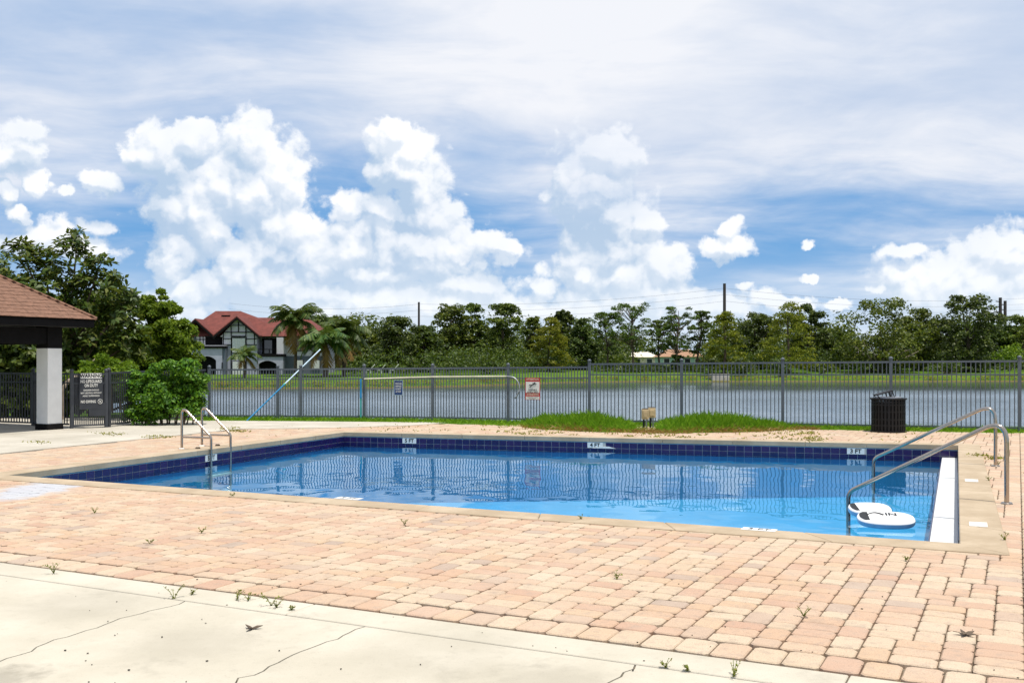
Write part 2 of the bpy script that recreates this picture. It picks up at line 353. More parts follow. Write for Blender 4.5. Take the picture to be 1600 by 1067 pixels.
M['dark'] = leafmat('dark', (.013, .026, .003), (.048, .084, .007), (.125, .16, .018), .28)
M['pine'] = leafmat('pine', (.020, .042, .005), (.064, .106, .010), (.14, .18, .025), .32, .2)
M['cypress'] = leafmat('cypress', (.05, .075, .004), (.14, .17, .010), (.27, .27, .03), .35, .15)
M['bush'] = leafmat('bush', (.018, .055, .003), (.068, .16, .007), (.19, .31, .020), .32)
M['feather'] = leafmat('feather', (.04, .085, .004), (.11, .19, .009), (.22, .30, .025), .4, .2)
M['magnolia'] = leafmat('magnolia', (.014, .040, .004), (.058, .108, .010), (.15, .165, .035), .3, .35)
M['palm'] = leafmat('palm', (.02, .05, .008), (.055, .11, .015), (.14, .17, .03), .3)
M['palm_dry'] = leafmat('palm_dry', (.16, .09, .02), (.26, .16, .03), (.36, .25, .07), .3)
M['bark'] = simple('bark', (.11, .08, .055), .9, 0, .4, 5); M['bark_pale'] = simple('bark_pale', (.30, .24, .18), .9, 0, .4, 5)
M['shingle'] = simple('shingle', (.20, .105, .068), .9, 0, .25, 12); M['red_roof'] = simple('red_roof', (.145, .036, .027), .85, 0, .25, 1.5)
M['trim'] = simple('trim', (.010, .0095, .010), .8, 0, .18, 6, .08); M['stucco'] = simple('stucco', (.57, .56, .60), .85, 0, .06, 10)
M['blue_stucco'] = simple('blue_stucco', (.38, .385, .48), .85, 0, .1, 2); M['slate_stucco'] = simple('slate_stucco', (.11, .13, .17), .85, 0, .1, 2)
M['pane'] = simple('pane', (.03, .035, .045), .08, 0, .2, 1, .8); M['blind'] = simple('blind', (.6, .62, .62), .6)
M['white_paint'] = simple('white_paint', (.80, .80, .79), .7, 0, .05, 5); M['soffit'] = simple('soffit', (.03, .03, .03), .8)
M['orange_roof'] = simple('orange_roof', (.32, .185, .11), .85); M['grey_roof'] = simple('grey_roof', (.20, .19, .19), .85)
M['mint'] = simple('mint', (.36, .52, .48), .8); M['cream'] = simple('cream', (.66, .60, .48), .8)
M['pole_wood'] = simple('pole_wood', (.06, .05, .045), .9); M['wire'] = simple('wire', (.05, .05, .06), .6)
M['red'] = simple('red', (.45, .03, .03), .5); M['navy'] = simple('navy', (.012, .045, .16), .45); M['pale_blue'] = simple('pale_blue', (.55, .70, .82), .5)
M['blue_pole'] = simple('blue_pole', (.02, .22, .46), .4); M['teal'] = simple('teal', (.05, .36, .36), .4); M['ivory'] = simple('ivory', (.62, .58, .45), .45)
M['beige'] = simple('beige', (.50, .38, .21), .55); M['galv'] = simple('galv', (.36, .37, .40), .45, .6)
M['bin'] = simple('bin', (.008, .0075, .0075), .45, 0, .3, 20, .3); M['board'] = simple('board', (.80, .80, .80), .35, 0, .03); M['board_edge'] = simple('board_edge', (.30, .52, .74), .4)
M['debris'] = simple('debris', (.03, .025, .02), .9); M['weed'] = leafmat('weed', (.07, .11, .01), (.15, .20, .02), (.30, .28, .07), .3, .2)
M['rock'] = simple('rock', (.28, .20, .15), .9, 0, .4, 2)

# ------------------------------------------------------------------ pool corners and directions
PA, PB, PC, PD = Wd(8, 743), Wd(537, 675.5), Wd(1498, 696), Wd(1502, 851)   # near-left, far-left, far-right, near-right
WATER = -.24
U = Vector((math.cos(R(-26.5)), math.sin(R(-26.5)), 0)); V = Vector((-U.y, U.x, 0)); UP = Vector((0, 0, 1))
def uv(p): return (p[0] * U.x + p[1] * U.y, p[0] * V.x + p[1] * V.y)
def fuv(a, b, z=0): return U * a + V * b + UP * z
def offs(quad, d):                        # quad counter-clockwise pushed outwards by d per side
    n = len(quad); ds = d if isinstance(d, (list, tuple)) else [d] * n; lines = []
    for i in range(n):
        a, b = Vector(quad[i]), Vector(quad[(i + 1) % n]); t = (b - a).normalized(); o = Vector((t.y, -t.x, 0)); lines.append((a + o * ds[i], t))
    out = []
    for i in range(n):
        (p, r), (q, s) = lines[i - 1], lines[i]; k = r.x * s.y - r.y * s.x; t = ((q.x - p.x) * s.y - (q.y - p.y) * s.x) / k; out.append(p + r * t)
    return out
POOL = [PA, PD, PC, PB]                   # counter-clockwise: sides near, right, far, left
COPO = offs(POOL, .34)
def inside(p, poly):
    n = len(poly)
    for i in range(n):
        a, b = poly[i], poly[(i + 1) % n]
        if (b[0] - a[0]) * (p[1] - a[1]) - (b[1] - a[1]) * (p[0] - a[0]) < 0: return False
    return True

# ------------------------------------------------------------------ fence line, terrain and lake
FEN = [(327, 653.5), (434, 654.3), (470, 654.6), (569, 655.5), (676, 656.8), (794, 658.8), (921, 661.5), (1065, 664), (1223, 667), (1392, 670.3), (1593, 674), (1830, 678.5)]
LAKE_Z = -1.5
SHORE = [(-600, 607), (330, 607.5), (600, 606.5), (720, 604), (800, 601), (880, 598), (1000, 596.5), (1600, 596), (2400, 596)]
def shore(px): return FP * (H - LAKE_Z) / (interp(px, SHORE) - Y0)
def ground(x, y):
    if y < 31:
        fy = interp(x, [(-9.5, 27.5), (-7.9, 27.3), (11, 23.4), (14, 22.9)])
        if x < -9.5: return -.06
        d = y - fy - .8
        return -.06 if d <= 0 else -.06 - min(d * .45, 2.3)
    px = 800 + FP * x / y; d = y - shore(px); k = interp(px, [(700, .026), (950, .062)])
    wl = min(1, max(0, (-11.5 - x - (y - 31) * .42) / 3))       # land on the left, behind the trees
    if d < 0: z = max(-3.0, LAKE_Z + d * .12)
    elif d < 1.2: z = LAKE_Z + d * .35
    else: z = min(-.1, LAKE_Z + .42 + (d - 1.2) * k * .72)
    return lerp(z, -.06, wl)
ys = [-60, -25, -8, 0, 4, 7, 15, 22.6] + [23 + .5 * i for i in range(17)] + [33, 36, 40, 50, 60, 70, 80, 90] + list(np.arange(96, 190, 1.6)) + [200, 220, 250, 300, 400, 600, 1000, 1800, 3500]
xs = sorted(set([-3500, -1800, -900, -500, -320, -220, -160, -130] + list(range(-110, -30, 4)) + list(range(-30, 30, 2)) + [-8, 9.5, -9.5] + list(range(30, 112, 4)) + [130, 160, 220, 320, 500, 900, 1800, 3500]))
gv = [(x, y, ground(x, y)) for y in ys for x in xs]; nx = len(xs); gf = []
for j in range(len(ys) - 1):
    for i in range(nx - 1):
        if -8.01 <= xs[i] and xs[i + 1] <= 9.51 and ys[j] >= 6.9 and ys[j + 1] <= 22.7: continue
        gf.append((j * nx + i, j * nx + i + 1, (j + 1) * nx + i + 1, (j + 1) * nx + i))
tag(link('ground', npmesh('ground', gv, gf, True), M['lawn']), kind='structure')
tag(MB().add([(-700, 24, LAKE_Z), (700, 24, LAKE_Z), (700, 175, LAKE_Z), (-700, 175, LAKE_Z)], [(0, 1, 2, 3)]).build('lake_water', M['lake']), kind='structure')

# ------------------------------------------------------------------ deck: bed, pavers, slabs
def ring_sheet(name, outer, inner, z, m):
    vs = [(p[0], p[1], z) for p in outer] + [(p[0], p[1], z) for p in inner]; n = len(outer)
    o = MB().add(vs, [(i, (i + 1) % n, n + (i + 1) % n, n + i) for i in range(n)]).build(name, m); tag(o, kind='structure'); return o
FL = [Wd(*p) for p in FEN]
BED = [Vector((-11.6, 2.0, 0)), Vector((15, 2.0, 0)), Vector((15, 20.9, 0)), Vector((-8.6, 26.0, 0))]
ring_sheet('deck_bed', BED, offs(POOL, .05), -.03, M['sand'])
EDGE = [Wd(-250, 840), Wd(0, 872), Wd(800, 976), Wd(1420, 1067)]          # where pavers meet the concrete walk
e0 = uv(EDGE[1])[1]; e1 = uv(EDGE[3])[1]; VE = (e0 + e1) / 2              # v of that line
rng = random.Random(5)
def pave_tile(w, d, seed):                # exact cover of a torus by 2x2, 2x3 and 3x2 pieces
    rr = random.Random(seed); g = [[0] * w for _ in range(d)]; out = []; budget = [200000]
    def go(start):
        budget[0] -= 1
        if budget[0] < 0: return False
        k = start
        while k < w * d and g[k // w][k % w]: k += 1
        if k >= w * d: return True
        y, x = divmod(k, w); opts = [(2, 3), (3, 2), (2, 2), (3, 2), (2, 3)]; rr.shuffle(opts); tried = set()
        for (a, b) in opts:
            if (a, b) in tried: continue
            tried.add((a, b)); cells = [((y + j) % d, (x + i) % w) for j in range(b) for i in range(a)]
            if any(g[c][e] for c, e in cells): continue
            for c, e in cells: g[c][e] = 1
            out.append((x, y, a, b))
            if go(k + 1): return True
            out.pop()
            for c, e in cells: g[c][e] = 0
        return False
    return out if go(0) else None
tile = None; sd = 0
import sys; sys.setrecursionlimit(5000)
while tile is None: tile = pave_tile(12, 30, sd); sd += 1
CU = .077                                  # size of one paving unit
SH = .25                                   # depth of the soldier course along the walk
def visible(p, m=0):
    if p[1] < 1.5: return False
    px = 800 + FP * p[0] / p[1]; py = Y0 + FP * H / p[1]
    return -1000 < px < 3000 and py < 1400
us = [uv(p)[0] for p in BED]; vs_ = [uv(p)[1] for p in BED]
HOLE = offs(POOL, .03); LEFT_LIM = offs(POOL, [3, 9, 9, 2.6])
def fenced(p):                             # inside the area the pavers cover
    if p[1] > interp(p[0], [(-8, 25.1), (-3.5, 24.3), (2, 23.3), (7, 21.9), (10.8, 20.95), (16, 19.6)]): return False
    return p[0] < 14.5 and p[1] > 2.2
pieces = []
u0, u1 = min(us) - 1, max(us) + 1
nu = int((u1 - u0) / (12 * CU)) + 1; nv = int((max(vs_) - VE) / (30 * CU)) + 1
for a in range(nu):
    for b in range(nv):
        for (x, y, w, d) in tile:
            cu = u0 + (a * 12 + x + w / 2) * CU; cv = VE + SH + .022 + (b * 30 + y + d / 2) * CU
            pieces.append((cu, cv, w * CU, d * CU))
k = 0; uu = u0
while uu < u1:
    w = .185 + rng.uniform(-.004, .004); pieces.append((uu + w / 2, VE + SH / 2, w, SH)); uu += w
keep = []
for (cu, cv, w, d) in pieces:
    c = fuv(cu, cv)
    if not visible(c) or not fenced(c): continue
    cs = [fuv(cu + i * w / 2, cv + j * d / 2) for i, j in ((-1, -1), (1, -1), (1, 1), (-1, 1))]
    if any(inside(q, HOLE) for q in cs): continue
    if inside(c, offs(COPO, -.13)): continue
    e = uv(c)
    l = LEFT_LIM[0]; m_ = LEFT_LIM[3]
    if (m_ - l).cross(c - l).z > 0 and c.y > 9: continue      # the concrete patio lies there
    sc = c.y; px = FP * w / sc; py = FP * H * d / sc / sc
    fx = 800 + FP * c.x / c.y; fy = Y0 + FP * H / c.y
    vis = -10 < fx < 1610 and fy < 1075 and not inside(c, offs(COPO, -.02))
    keep.append((min(px, py) * math.sqrt(px * py) if vis else 0, cu, cv, w, d))
keep.sort(key=lambda t: -t[0])
def paver_geo(w, d):                       # chamfered and round-cornered block, origin at its top centre
    g = .0036; w -= 2 * g; d -= 2 * g; cc = .021; ch = .0065; z0 = -.028
    def oc(w, d, c): return [(-w / 2 + c, -d / 2), (w / 2 - c, -d / 2), (w / 2, -d / 2 + c), (w / 2, d / 2 - c), (w / 2 - c, d / 2), (-w / 2 + c, d / 2), (-w / 2, d / 2 - c), (-w / 2, -d / 2 + c)]
    A = [(x, y, 0) for x, y in oc(w - 2 * ch, d - 2 * ch, cc)]; B = [(x, y, -ch) for x, y in oc(w, d, cc)]; Cc = [(x, y, z0) for x, y in oc(w, d, cc)]
    return A + B + Cc
PF = [tuple(range(8))] + [(8 + i, 8 + (i + 1) % 8, (i + 1) % 8, i) for i in range(8)] + [(16 + i, 16 + (i + 1) % 8, 8 + (i + 1) % 8, 8 + i) for i in range(8)]
deck = tag(empty('paved_deck', (0, 0, 0)), kind='structure')
pm = {}
for (s, cu, cv, w, d) in keep[:300]:
    key = (round(w, 2), round(d, 2))
    if key not in pm:
        me = bpy.data.meshes.new('paver'); me.from_pydata(paver_geo(w, d), [], PF); me.materials.append(M['paver']); pm[key] = me
    o = bpy.data.objects.new('paver', pm[key]); C.objects.link(o); o.parent = deck
    o.location = fuv(cu, cv, rng.uniform(-.004, .001)); o.rotation_euler = (rng.gauss(0, .010), rng.gauss(0, .010), R(-26.5) + rng.gauss(0, .010))
mv = []; mf = []
for (s, cu, cv, w, d) in keep[300:]:
    b = len(mv); z = rng.uniform(-.004, .001); tx, ty = rng.gauss(0, .009), rng.gauss(0, .009); an = rng.gauss(0, .010); ca, sa = math.cos(an), math.sin(an)
    for (x, y, zz) in paver_geo(w, d):
        q = fuv(cu + x * ca - y * sa, cv + x * sa + y * ca, z + zz + tx * x + ty * y); mv.append(tuple(q))
    mf += [[i + b for i in f] for f in PF]
me = bpy.data.meshes.new('paver_field'); me.from_pydata(mv, [], mf); me.materials.append(M['paver_mass'])
o = link('paver_field', me, None, deck); o['kind'] = 'stuff'

# concrete walk in the foreground: a kerb band and slabs divided by jagged cracks
walk = tag(empty('concrete_walk', (0, 0, 0)), kind='structure')
BW = .30
def seam(p0, p1, n=22, amp=.022, seed=0):
    rr = random.Random(seed); a, b = uv(p0), uv(p1); out = []; w = 0
    for i in range(n + 1):
        t = i / n; w = w * .75 + rr.gauss(0, amp)
        out.append((lerp(a[0], b[0], t) + w, lerp(a[1], b[1], t)))
    return out
kb = [-14, uv(Wd(480, 945))[0], uv(Wd(1120, 1040))[0] + .6, 11]
for i in range(3):
    pts = [fuv(kb[i] + .004, VE - BW + .004), fuv(kb[i + 1] - .004, VE - BW + .004), fuv(kb[i + 1] - .004, VE - .014), fuv(kb[i] + .004, VE - .014)]
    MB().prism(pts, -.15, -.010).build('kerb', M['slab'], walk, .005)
def crack_at(px0, py0, px1, py1, seed):
    a, b = uv(Wd(px0, py0)), uv(Wd(px1, py1)); t0 = (VE - BW - a[1]) / (b[1] - a[1])
    top = fuv(lerp(a[0], b[0], t0), VE - BW); bot = fuv(lerp(a[0], b[0], t0 + 3.2 / (abs(b[1] - a[1]))), VE - BW - 3.2)
    return seam(top, bot, 46, .017, seed)
cracks = [crack_at(275, 938, 0, 1025, 1), crack_at(568, 970, 372, 1067, 2), crack_at(990, 1035, 940, 1067, 3)]
bounds = [[(-14, VE - BW), (-14, VE - BW - 3.2)]] + cracks + [[(11, VE - BW), (11, VE - BW - 3.2)]]
for i in range(len(bounds) - 1):
    L, Rr = bounds[i], bounds[i + 1]
    pts = [(a + .0055, b - .006) for a, b in L] + [(a - .0055, b - .006) for a, b in reversed(Rr)]
    P3 = [fuv(a, b) for a, b in pts]
    n = len(P3); m = MB(); m.add([(p.x, p.y, -.014) for p in P3] + [(p.x, p.y, -.1) for p in P3], [tuple(range(n))] + [(i_, n + i_, n + (i_ + 1) % n, (i_ + 1) % n) for i_ in range(n)])
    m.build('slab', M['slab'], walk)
MB().prism([fuv(-14, VE - 3.6), fuv(11, VE - 3.6), fuv(11, VE), fuv(-14, VE)], -.2, -.031).build('subgrade', M['sand'], walk)
# left patio of concrete with joints
patio = tag(empty('concrete_patio', (0, 0, 0)), kind='structure')
t = (LEFT_LIM[3] - LEFT_LIM[0]).normalized(); s_ = Vector((-t.y, t.x, 0)); base0 = LEFT_LIM[0]
def ps(a, b): return base0 + t * a + s_ * b
for (a0, a1) in ((-3, 3.2), (3.2, 6.6), (6.6, 10.2), (10.2, 13.5)):
    for (b0, b1) in ((0, 1.6), (1.6, 5.2), (5.2, 9)):
        q = [ps(a0 + .005, b0 + .005), ps(a1 - .005, b0 + .005), ps(a1 - .005, b1 - .005), ps(a0 + .005, b1 - .005)]
        MB().prism(q, -.1, .012).build('slab', M['patio'], patio)
cap = [ps(10.2, .0), ps(13.0, 0)]
# far-left concrete behind the pool, up to the grass
q = [Wd(330, 671), Wd(505, 669), Wd(640, 665), Wd(700, 660.5), Wd(330, 657.5), Wd(318, 660)]
tag(MB().prism(q, -.05, .010).build('concrete_apron', M['patio']), kind='structure')

# ------------------------------------------------------------------ swimming pool
pool = empty('swimming_pool', (0, 0, 0), 'large rectangular swimming pool with dark blue tile band and tan coping', 'swimming pool')
T0, T1 = -.085, -.30
def floorz(p):                             # deep end left, shallow end right
    return -1.45 + .6 * ((Vector(p) - PA).dot(U) / 11.4)
m = MB(); q = [Vector(p) for p in POOL]
for i in range(4):
    a, b = q[i], q[(i + 1) % 4]
    m.add([(a.x, a.y, -.05), (b.x, b.y, -.05), (b.x, b.y, floorz(b)), (a.x, a.y, floorz(a))], [(0, 1, 2, 3)])
m.add([(p.x, p.y, floorz(p)) for p in q], [(0, 1, 2, 3)])
m.build('basin', M['plaster'], pool)
# grout bands and tiles, two rows, each tile a piece
far_t = []
for (a, b, nm) in ((PB, PC, 'far'), (PA, PB, 'left'), (PC, PD, 'right'), (PD, PA, 'near')):
    d = (b - a); Ln = d.length; d.normalize(); nrm = Vector((d.y, -d.x, 0))            # towards the water
    if nrm.dot((PA + PC) / 2 - a) < 0: nrm = -nrm
    Mt = Matrix((d, nrm, UP)).transposed(); c = (a + b) / 2 + nrm * .004
    g = MB().box(c + UP * (-.195), (Ln, .008, .21), Mt).build('grout_band', M['grout'], pool)
    n = int(Ln / .153); w = Ln / n; mass = MB()
    tb = MB().box((0, 0, 0), (w - .007, .008, .100), Mt); tv, tf = tb.V, tb.F
    if nm in ('far', 'left'): tme = bpy.data.meshes.new('tile'); tme.from_pydata([tuple(v) for v in tv], [], tf); tme.materials.append(M['tile'])
    skip = []
    if nm == 'far': skip = [640, 930, 1337]
    if nm == 'left': skip = [329]
    for row, zc in ((0, -.142), (1, -.249)):
        for i in range(n):
            p = a + d * (w * (i + .5)) + nrm * .0085 + UP * zc
            px = 800 + FP * p.x / p.y
            if row == 0 and any(abs(px - s) < (8.5 if nm == 'left' else 9 if s < 700 else 11.5 if s < 1000 else 14.5) for s in skip): continue
            if nm in ('far', 'left'):
                o = bpy.data.objects.new('tile', tme); C.objects.link(o); o.parent = pool; o.location = p
            else: mass.box(p, (w - .007, .008, .100), Mt)
    if mass.V: o = mass.build('tile_band', M['tile'], pool); o['kind'] = 'stuff'
    for s in skip:
        k = (s - 800) / FP; tt = (k * a.y - a.x) / (d.x - k * d.y); p = a + d * tt + nrm * .012 + UP * -.142
        wd_ = .30 if nm == 'far' else .30
        mk = MB().box(p, (wd_, .008, .105), Mt).build('depth_marker', M['white'], pool)
        r = d if d.x > 0 else -d; M3 = frame_of(r, nrm)
        text('depth_number', {640: '5 FT', 930: '4 FT', 1337: '3 FT', 329: '5 FT'}[s], .105, p + nrm * .0048, M3, M['black'], mk, .004)
# coping stones
for i, (cuts) in enumerate(((0, .11, .22, .33, .44, .56, .67, .78, .89, 1), (0, .105, .36, .66, 1), (0, .13, .22, .33, .44, .56, .67, .78, .89, 1), (0, .13, .27, .41, .55, .69, .84, 1))):
    a, b, a2, b2 = POOL[i], POOL[(i + 1) % 4], COPO[i], COPO[(i + 1) % 4]
    nrm = (a - a2); nrm = ((b - a).normalized()); nrm = Vector((-nrm.y, nrm.x, 0)) * .012
    for j in range(len(cuts) - 1):
        g0 = .0025 / (b - a).length
        q = [lerp(a2, b2, cuts[j] + g0), lerp(a2, b2, cuts[j + 1] - g0), lerp(a, b, cuts[j + 1] - g0) + nrm, lerp(a, b, cuts[j] + g0) + nrm]
        MB().prism(q, -.080, .010).build('coping_stone', M['coping'], pool, .007)
# white tiled ledge along the right side
a, b = PC, PD; d = (b - a).normalized(); nrm = Vector((d.y, -d.x, 0)); 
if nrm.dot(PA - a) < 0: nrm = -nrm
for (f0, f1) in ((0.002, .36), (.362, .72), (.722, .998)):
    q = [lerp(a, b, f0) + nrm * .27, lerp(a, b, f1) + nrm * .27, lerp(a, b, f1) + nrm * .02, lerp(a, b, f0) + nrm * .02]
    q.reverse() if (q[1] - q[0]).cross(q[2] - q[1]).z < 0 else None
    MB().prism(q, -.75, -.215).build('ledge_slab', M['ledge'], pool, .004)
q = [lerp(a, b, .002) + nrm * .283, lerp(a, b, .998) + nrm * .283, lerp(a, b, .998) + nrm * .272, lerp(a, b, .002) + nrm * .272]
q.reverse() if (q[1] - q[0]).cross(q[2] - q[1]).z < 0 else None
MB().prism(q, -.6, -.218).build('ledge_trim', M['tile'], pool)
# depth plates let into the coping
for (px, py, tx, sz) in ((1186, 829.0, '3 FT', .11), (545, 780.0, '5 FT', .11)):
    p = Wd(px, py) ; p.z = .0125
    d_ = (PD - PA).normalized(); M3 = frame_of(d_, UP)
    mk = MB().box(p, (.30, .13, .003), M3).build('depth_marker', M['white'], pool)
    text('depth_number', tx, sz, p + UP * .003, M3, M['black'], mk, .0015)
for (px, py) in ((1518, 752), (1528.5, 821)):
    p = Wd(px, py); p.z = .0125; d_ = (PC - PD).normalized(); M3 = frame_of(Vector((-d_.y, d_.x, 0)) * -1, UP)
    MB().box(p, (.15, .26, .005), M3).build('depth_plate', M['white'], pool)
tag(MB().add([(p.x, p.y, WATER) for p in offs(POOL, -.014)], [(0, 1, 2, 3)]).build('pool_water', M['pool_water']), kind='structure')
# white patch of mortar at the tile foot right of the 4 FT marker
_d = (PC - PB).normalized(); _n = Vector((_d.y, -_d.x, 0)); _n = _n if _n.y < 0 else -_n
def wallpt(px, z): k = (px - 800) / FP; return PB + _d * ((k * PB.y - PB.x) / (_d.x - k * _d.y)) + _n * .014 + UP * z
MB().extr([wallpt(926, -.199), wallpt(963, -.199), wallpt(952, -.163), wallpt(940, -.160)], _n * .006).build('mortar_patch', M['white'], pool)
# ------------------------------------------------------------------ rails
def smooth(pts, rad, n=6):                 # polyline with rounded corners
    out = [Vector(pts[0])]
    for i in range(1, len(pts) - 1):
        a, b, c = Vector(pts[i - 1]), Vector(pts[i]), Vector(pts[i + 1]); r = rad if not isinstance(rad, (list, tuple)) else rad[i - 1]
        p, q = b + (a - b).normalized() * r, b + (c - b).normalized() * r
        for j in range(n + 1):
            t = j / n; out.append(p * (1 - t) ** 2 + b * 2 * t * (1 - t) + q * t * t)
    out.append(Vector(pts[-1])); return out
lad = empty('pool_ladder', Wd(300, 699), 'stainless steel pool ladder with two looped rails at the deep left side', 'pool ladder')
b1, b2 = Wd(284, 701), Wd(315.5, 696.5); dirL = Vector((.935, -.355, 0))
for b in (b1, b2):
    f = b + dirL * .60
    MB().tube(smooth([b, b + UP * .73, f + UP * .22, f + UP * -.95, f + UP * -1.0 - dirL * .2], [.17, .05, .1], 8), .0215, 12).build('rail', M['steel'], lad)
    MB().tube([b + UP * .2, f + UP * .2 - dirL * .01], .017, 8).build('brace', M['steel'], lad)
    MB().tube([b, b + UP * .016], [.05, .042], 12).build('base_plate', M['white'], lad)
    MB().tube([b + dirL * .30 + UP * .012 , b + dirL * .36 + UP * .012], .03, 8).build('bumper', M['bark'], lad)
for z in (-.45, -.75, -.98):
    c = (b1 + b2) / 2 + dirL * .58 + UP * z; MB().box(c, ((b2 - b1).length, .09, .03), frame_of(b2 - b1, UP)).build('step', M['white'], lad)
def handrail(bx, by, dirv, ln, zb, label):
    b = Wd(bx, by); e = b + dirv * ln
    h = empty('handrail', b, label, 'handrail', 'stainless handrails at the shallow right end')
    apex = .90
    MB().tube(smooth([b + UP * .0, b + UP * apex, e + UP * zb, e + UP * -.88], [.27, .09], 10), .0245, 14).build('rail', M['steel'], h)
    MB().tube([b + UP * .004, b + UP * .018], [.06, .05], 14).build('base_plate', M['steel'], h)
    return b, e
handrail(1555.5, 728.3, Vector((-.82, .57, 0)).normalized(), 1.69, .02, 'shorter-looking steel handrail farther away, foot beside the upper right coping')
handrail(1573, 787, Vector((-.75, .66, 0)).normalized(), 1.71, -.02, 'steel handrail nearest the viewer, sloping down to the white floats')

# ------------------------------------------------------------------ floats
def float_board(c, L, Wb, ang, label, art, tilt):
    r = empty('kickboard', c, label, 'kickboard', 'white boards floating in the pool')
    ca, sa = math.cos(ang), math.sin(ang)
    ex = Vector((ca, sa, 0)); ey = Vector((-sa * math.cos(tilt), ca * math.cos(tilt), math.sin(tilt))); en = ex.cross(ey)
    def pt(x, y, z): return Vector(c) + ex * x + ey * y + en * z
    def outline(k=40, s=1.0): return [(L / 2 * s * math.copysign(abs(math.cos(2 * math.pi * i / k)) ** .8, math.cos(2 * math.pi * i / k)), Wb / 2 * s * math.copysign(abs(math.sin(2 * math.pi * i / k)) ** .8, math.sin(2 * math.pi * i / k))) for i in range(k)]
    def zc(x): return .003 * (x / (L / 2)) ** 2
    lay = [(.96, -.03), (1.0, -.012), (1.0, .018), (.975, .034), (.90, .042)]
    vs = []; k = 40
    for s, z in lay: vs += [pt(x, y, z + zc(x)) for x, y in outline(k, s)]
    fs = [(j * k + i, j * k + (i + 1) % k, (j + 1) * k + (i + 1) % k, (j + 1) * k + i) for j in range(2) for i in range(k)]
    MB().add(vs[:3 * k], fs, True).build('edge', M['board_edge'], r)
    fs = [(j * k + i, j * k + (i + 1) % k, (j + 1) * k + (i + 1) % k, (j + 1) * k + i) for j in range(2) for i in range(k)]
    MB().add(vs[2 * k:], fs + [tuple(range(2 * k, 3 * k))], True).build('top', M['board'], r)
    # dark printed tail end
    tail = [(x, y) for x, y in outline(60, .93) if x < -L * .29]; tail.sort(key=lambda t: math.atan2(t[1], t[0] + L * .3))
    n = 12; ts = []
    for i in range(n + 1):
        y = (-1 + 2 * i / n) * Wb * .33; xo = -L / 2 * .92 * max(0, 1 - (abs(y) / (Wb / 2 * .93)) ** 2.5) ** (1 / 2.5); ts += [pt(xo, y, .0455 + zc(xo)), pt(min(-L * .30, xo + .11), y, .0455 + zc(L * .3))]
    MB().add(ts, [(2 * i, 2 * i + 1, 2 * i + 3, 2 * i + 2) for i in range(n)]).build('dark_print', M['black'], r)
    if art:
        a = [(lerp(-.19, -.02, i / 12), .03 + .08 * math.sin(math.pi * i / 12 * .95), .047) for i in range(13)]
        MB().tube([pt(*q) for q in a], [.004 + .007 * i / 12 for i in range(13)], 5).build('swoosh_print', M['black'], r)
        M3 = frame_of(ex, en); text('letter_print', 'IN', .12, pt(.06, .07, .0475), M3, M['black'], r, .003)
    return r
w1 = Wd(1384, 821, WATER); w2 = Wd(1367, 811, WATER)
float_board(w1 + UP * .055, .58, .40, R(-12), 'white board in front, floating with blue edge and dark letters', True, R(10))
float_board(w2 + UP * .07 + Vector((0, .16, 0)), .46, .34, R(-3), 'white board behind, dark at its rounded left end, floating', False, R(12))

# ------------------------------------------------------------------ fences
def picket_mesh(w, name='picket'):
    m = MB().box((0, 0, .5), (w, w, 1)); me = bpy.data.meshes.new(name); me.from_pydata([tuple(v) for v in m.V], [], m.F); return me
def fence_run(root, pts, tops, mids, counts, m, pw=.019, post=.065, drop_post=()):
    """pts: foot points; tops/mids: heights at each; raked rails, pickets one by one"""
    pk = picket_mesh(pw); pk.materials.append(m)
    for i, p in enumerate(pts):
        if i in drop_post: continue
        hgt = tops[i][0] + .045; MB().box(p + UP * (hgt / 2 - .05), (post, post, hgt + .1), frame_of(pts[min(i + 1, len(pts) - 1)] - pts[max(i - 1, 0)], UP)).build('post', m, root)
        MB().tube([p + UP * hgt, p + UP * (hgt + .02), p + UP * (hgt + .06), p + UP * (hgt + .075)], [.03, .045, .04, .012], 10).build('post_cap', m, root)
    for i in range(len(pts) - 1):
        a, b = pts[i], pts[i + 1]; d = (b - a); d.z = 0; dn = d.normalized(); Mr = frame_of(d, UP)
        ta, tb = tops[i][1], tops[i + 1][0] if len(tops[i + 1]) == 2 else tops[i + 1]
        ma, mb = mids[i][1], mids[i + 1][0]
        for (z0, z1, th) in ((ta, tb, .042), (ma, mb, .030), (.075, .075, .036)):
            p0, p1 = a + dn * .032 + UP * z0, b - dn * .032 + UP * z1; c = (p0 + p1) / 2
            MB().box(c, ((p1 - p0).length, th * .9, th), frame_of(p1 - p0, UP)).build('rail', m, root)
        n = counts[i]
        for k in range(n):
            t = (k + 1) / (n + 1); p = lerp(a, b, t); o = bpy.data.objects.new('picket', pk); C.objects.link(o); o.parent = root
            o.location = p + UP * .055 - wloc(root); o.scale = (1, 1, lerp(ta, tb, t) - .02 - .055); o.rotation_euler = (0, 0, math.atan2(d.y, d.x))
def tz(py, p): return Zat(py, p.y) - p.z
LT = lambda px: 577.8 - (px - 327) * .0068
RT = lambda px: 568.9 - (px - 921) * .0070
LM = lambda px: 593.0 - (px - 327) * .0042
RM = lambda px: 585.3 - (px - 921) * .0002
tops = []; mids = []
for i, (px, py) in enumerate(FEN):
    p = FL[i]; l, r = tz(LT(px), p), tz(RT(px), p); lm, rm = tz(LM(px), p), tz(RM(px), p)
    if px < 921: tops.append((l, l)); mids.append((lm, lm))
    elif px == 921: tops.append((r - .0, r)); mids.append((lm, rm))
    else: tops.append((r, r)); mids.append((rm, rm))
lake_fence = empty('fence', FL[0], 'long grey metal picket fence between the pool deck and the lake', 'fence')
t2 = [list(x) for x in tops]
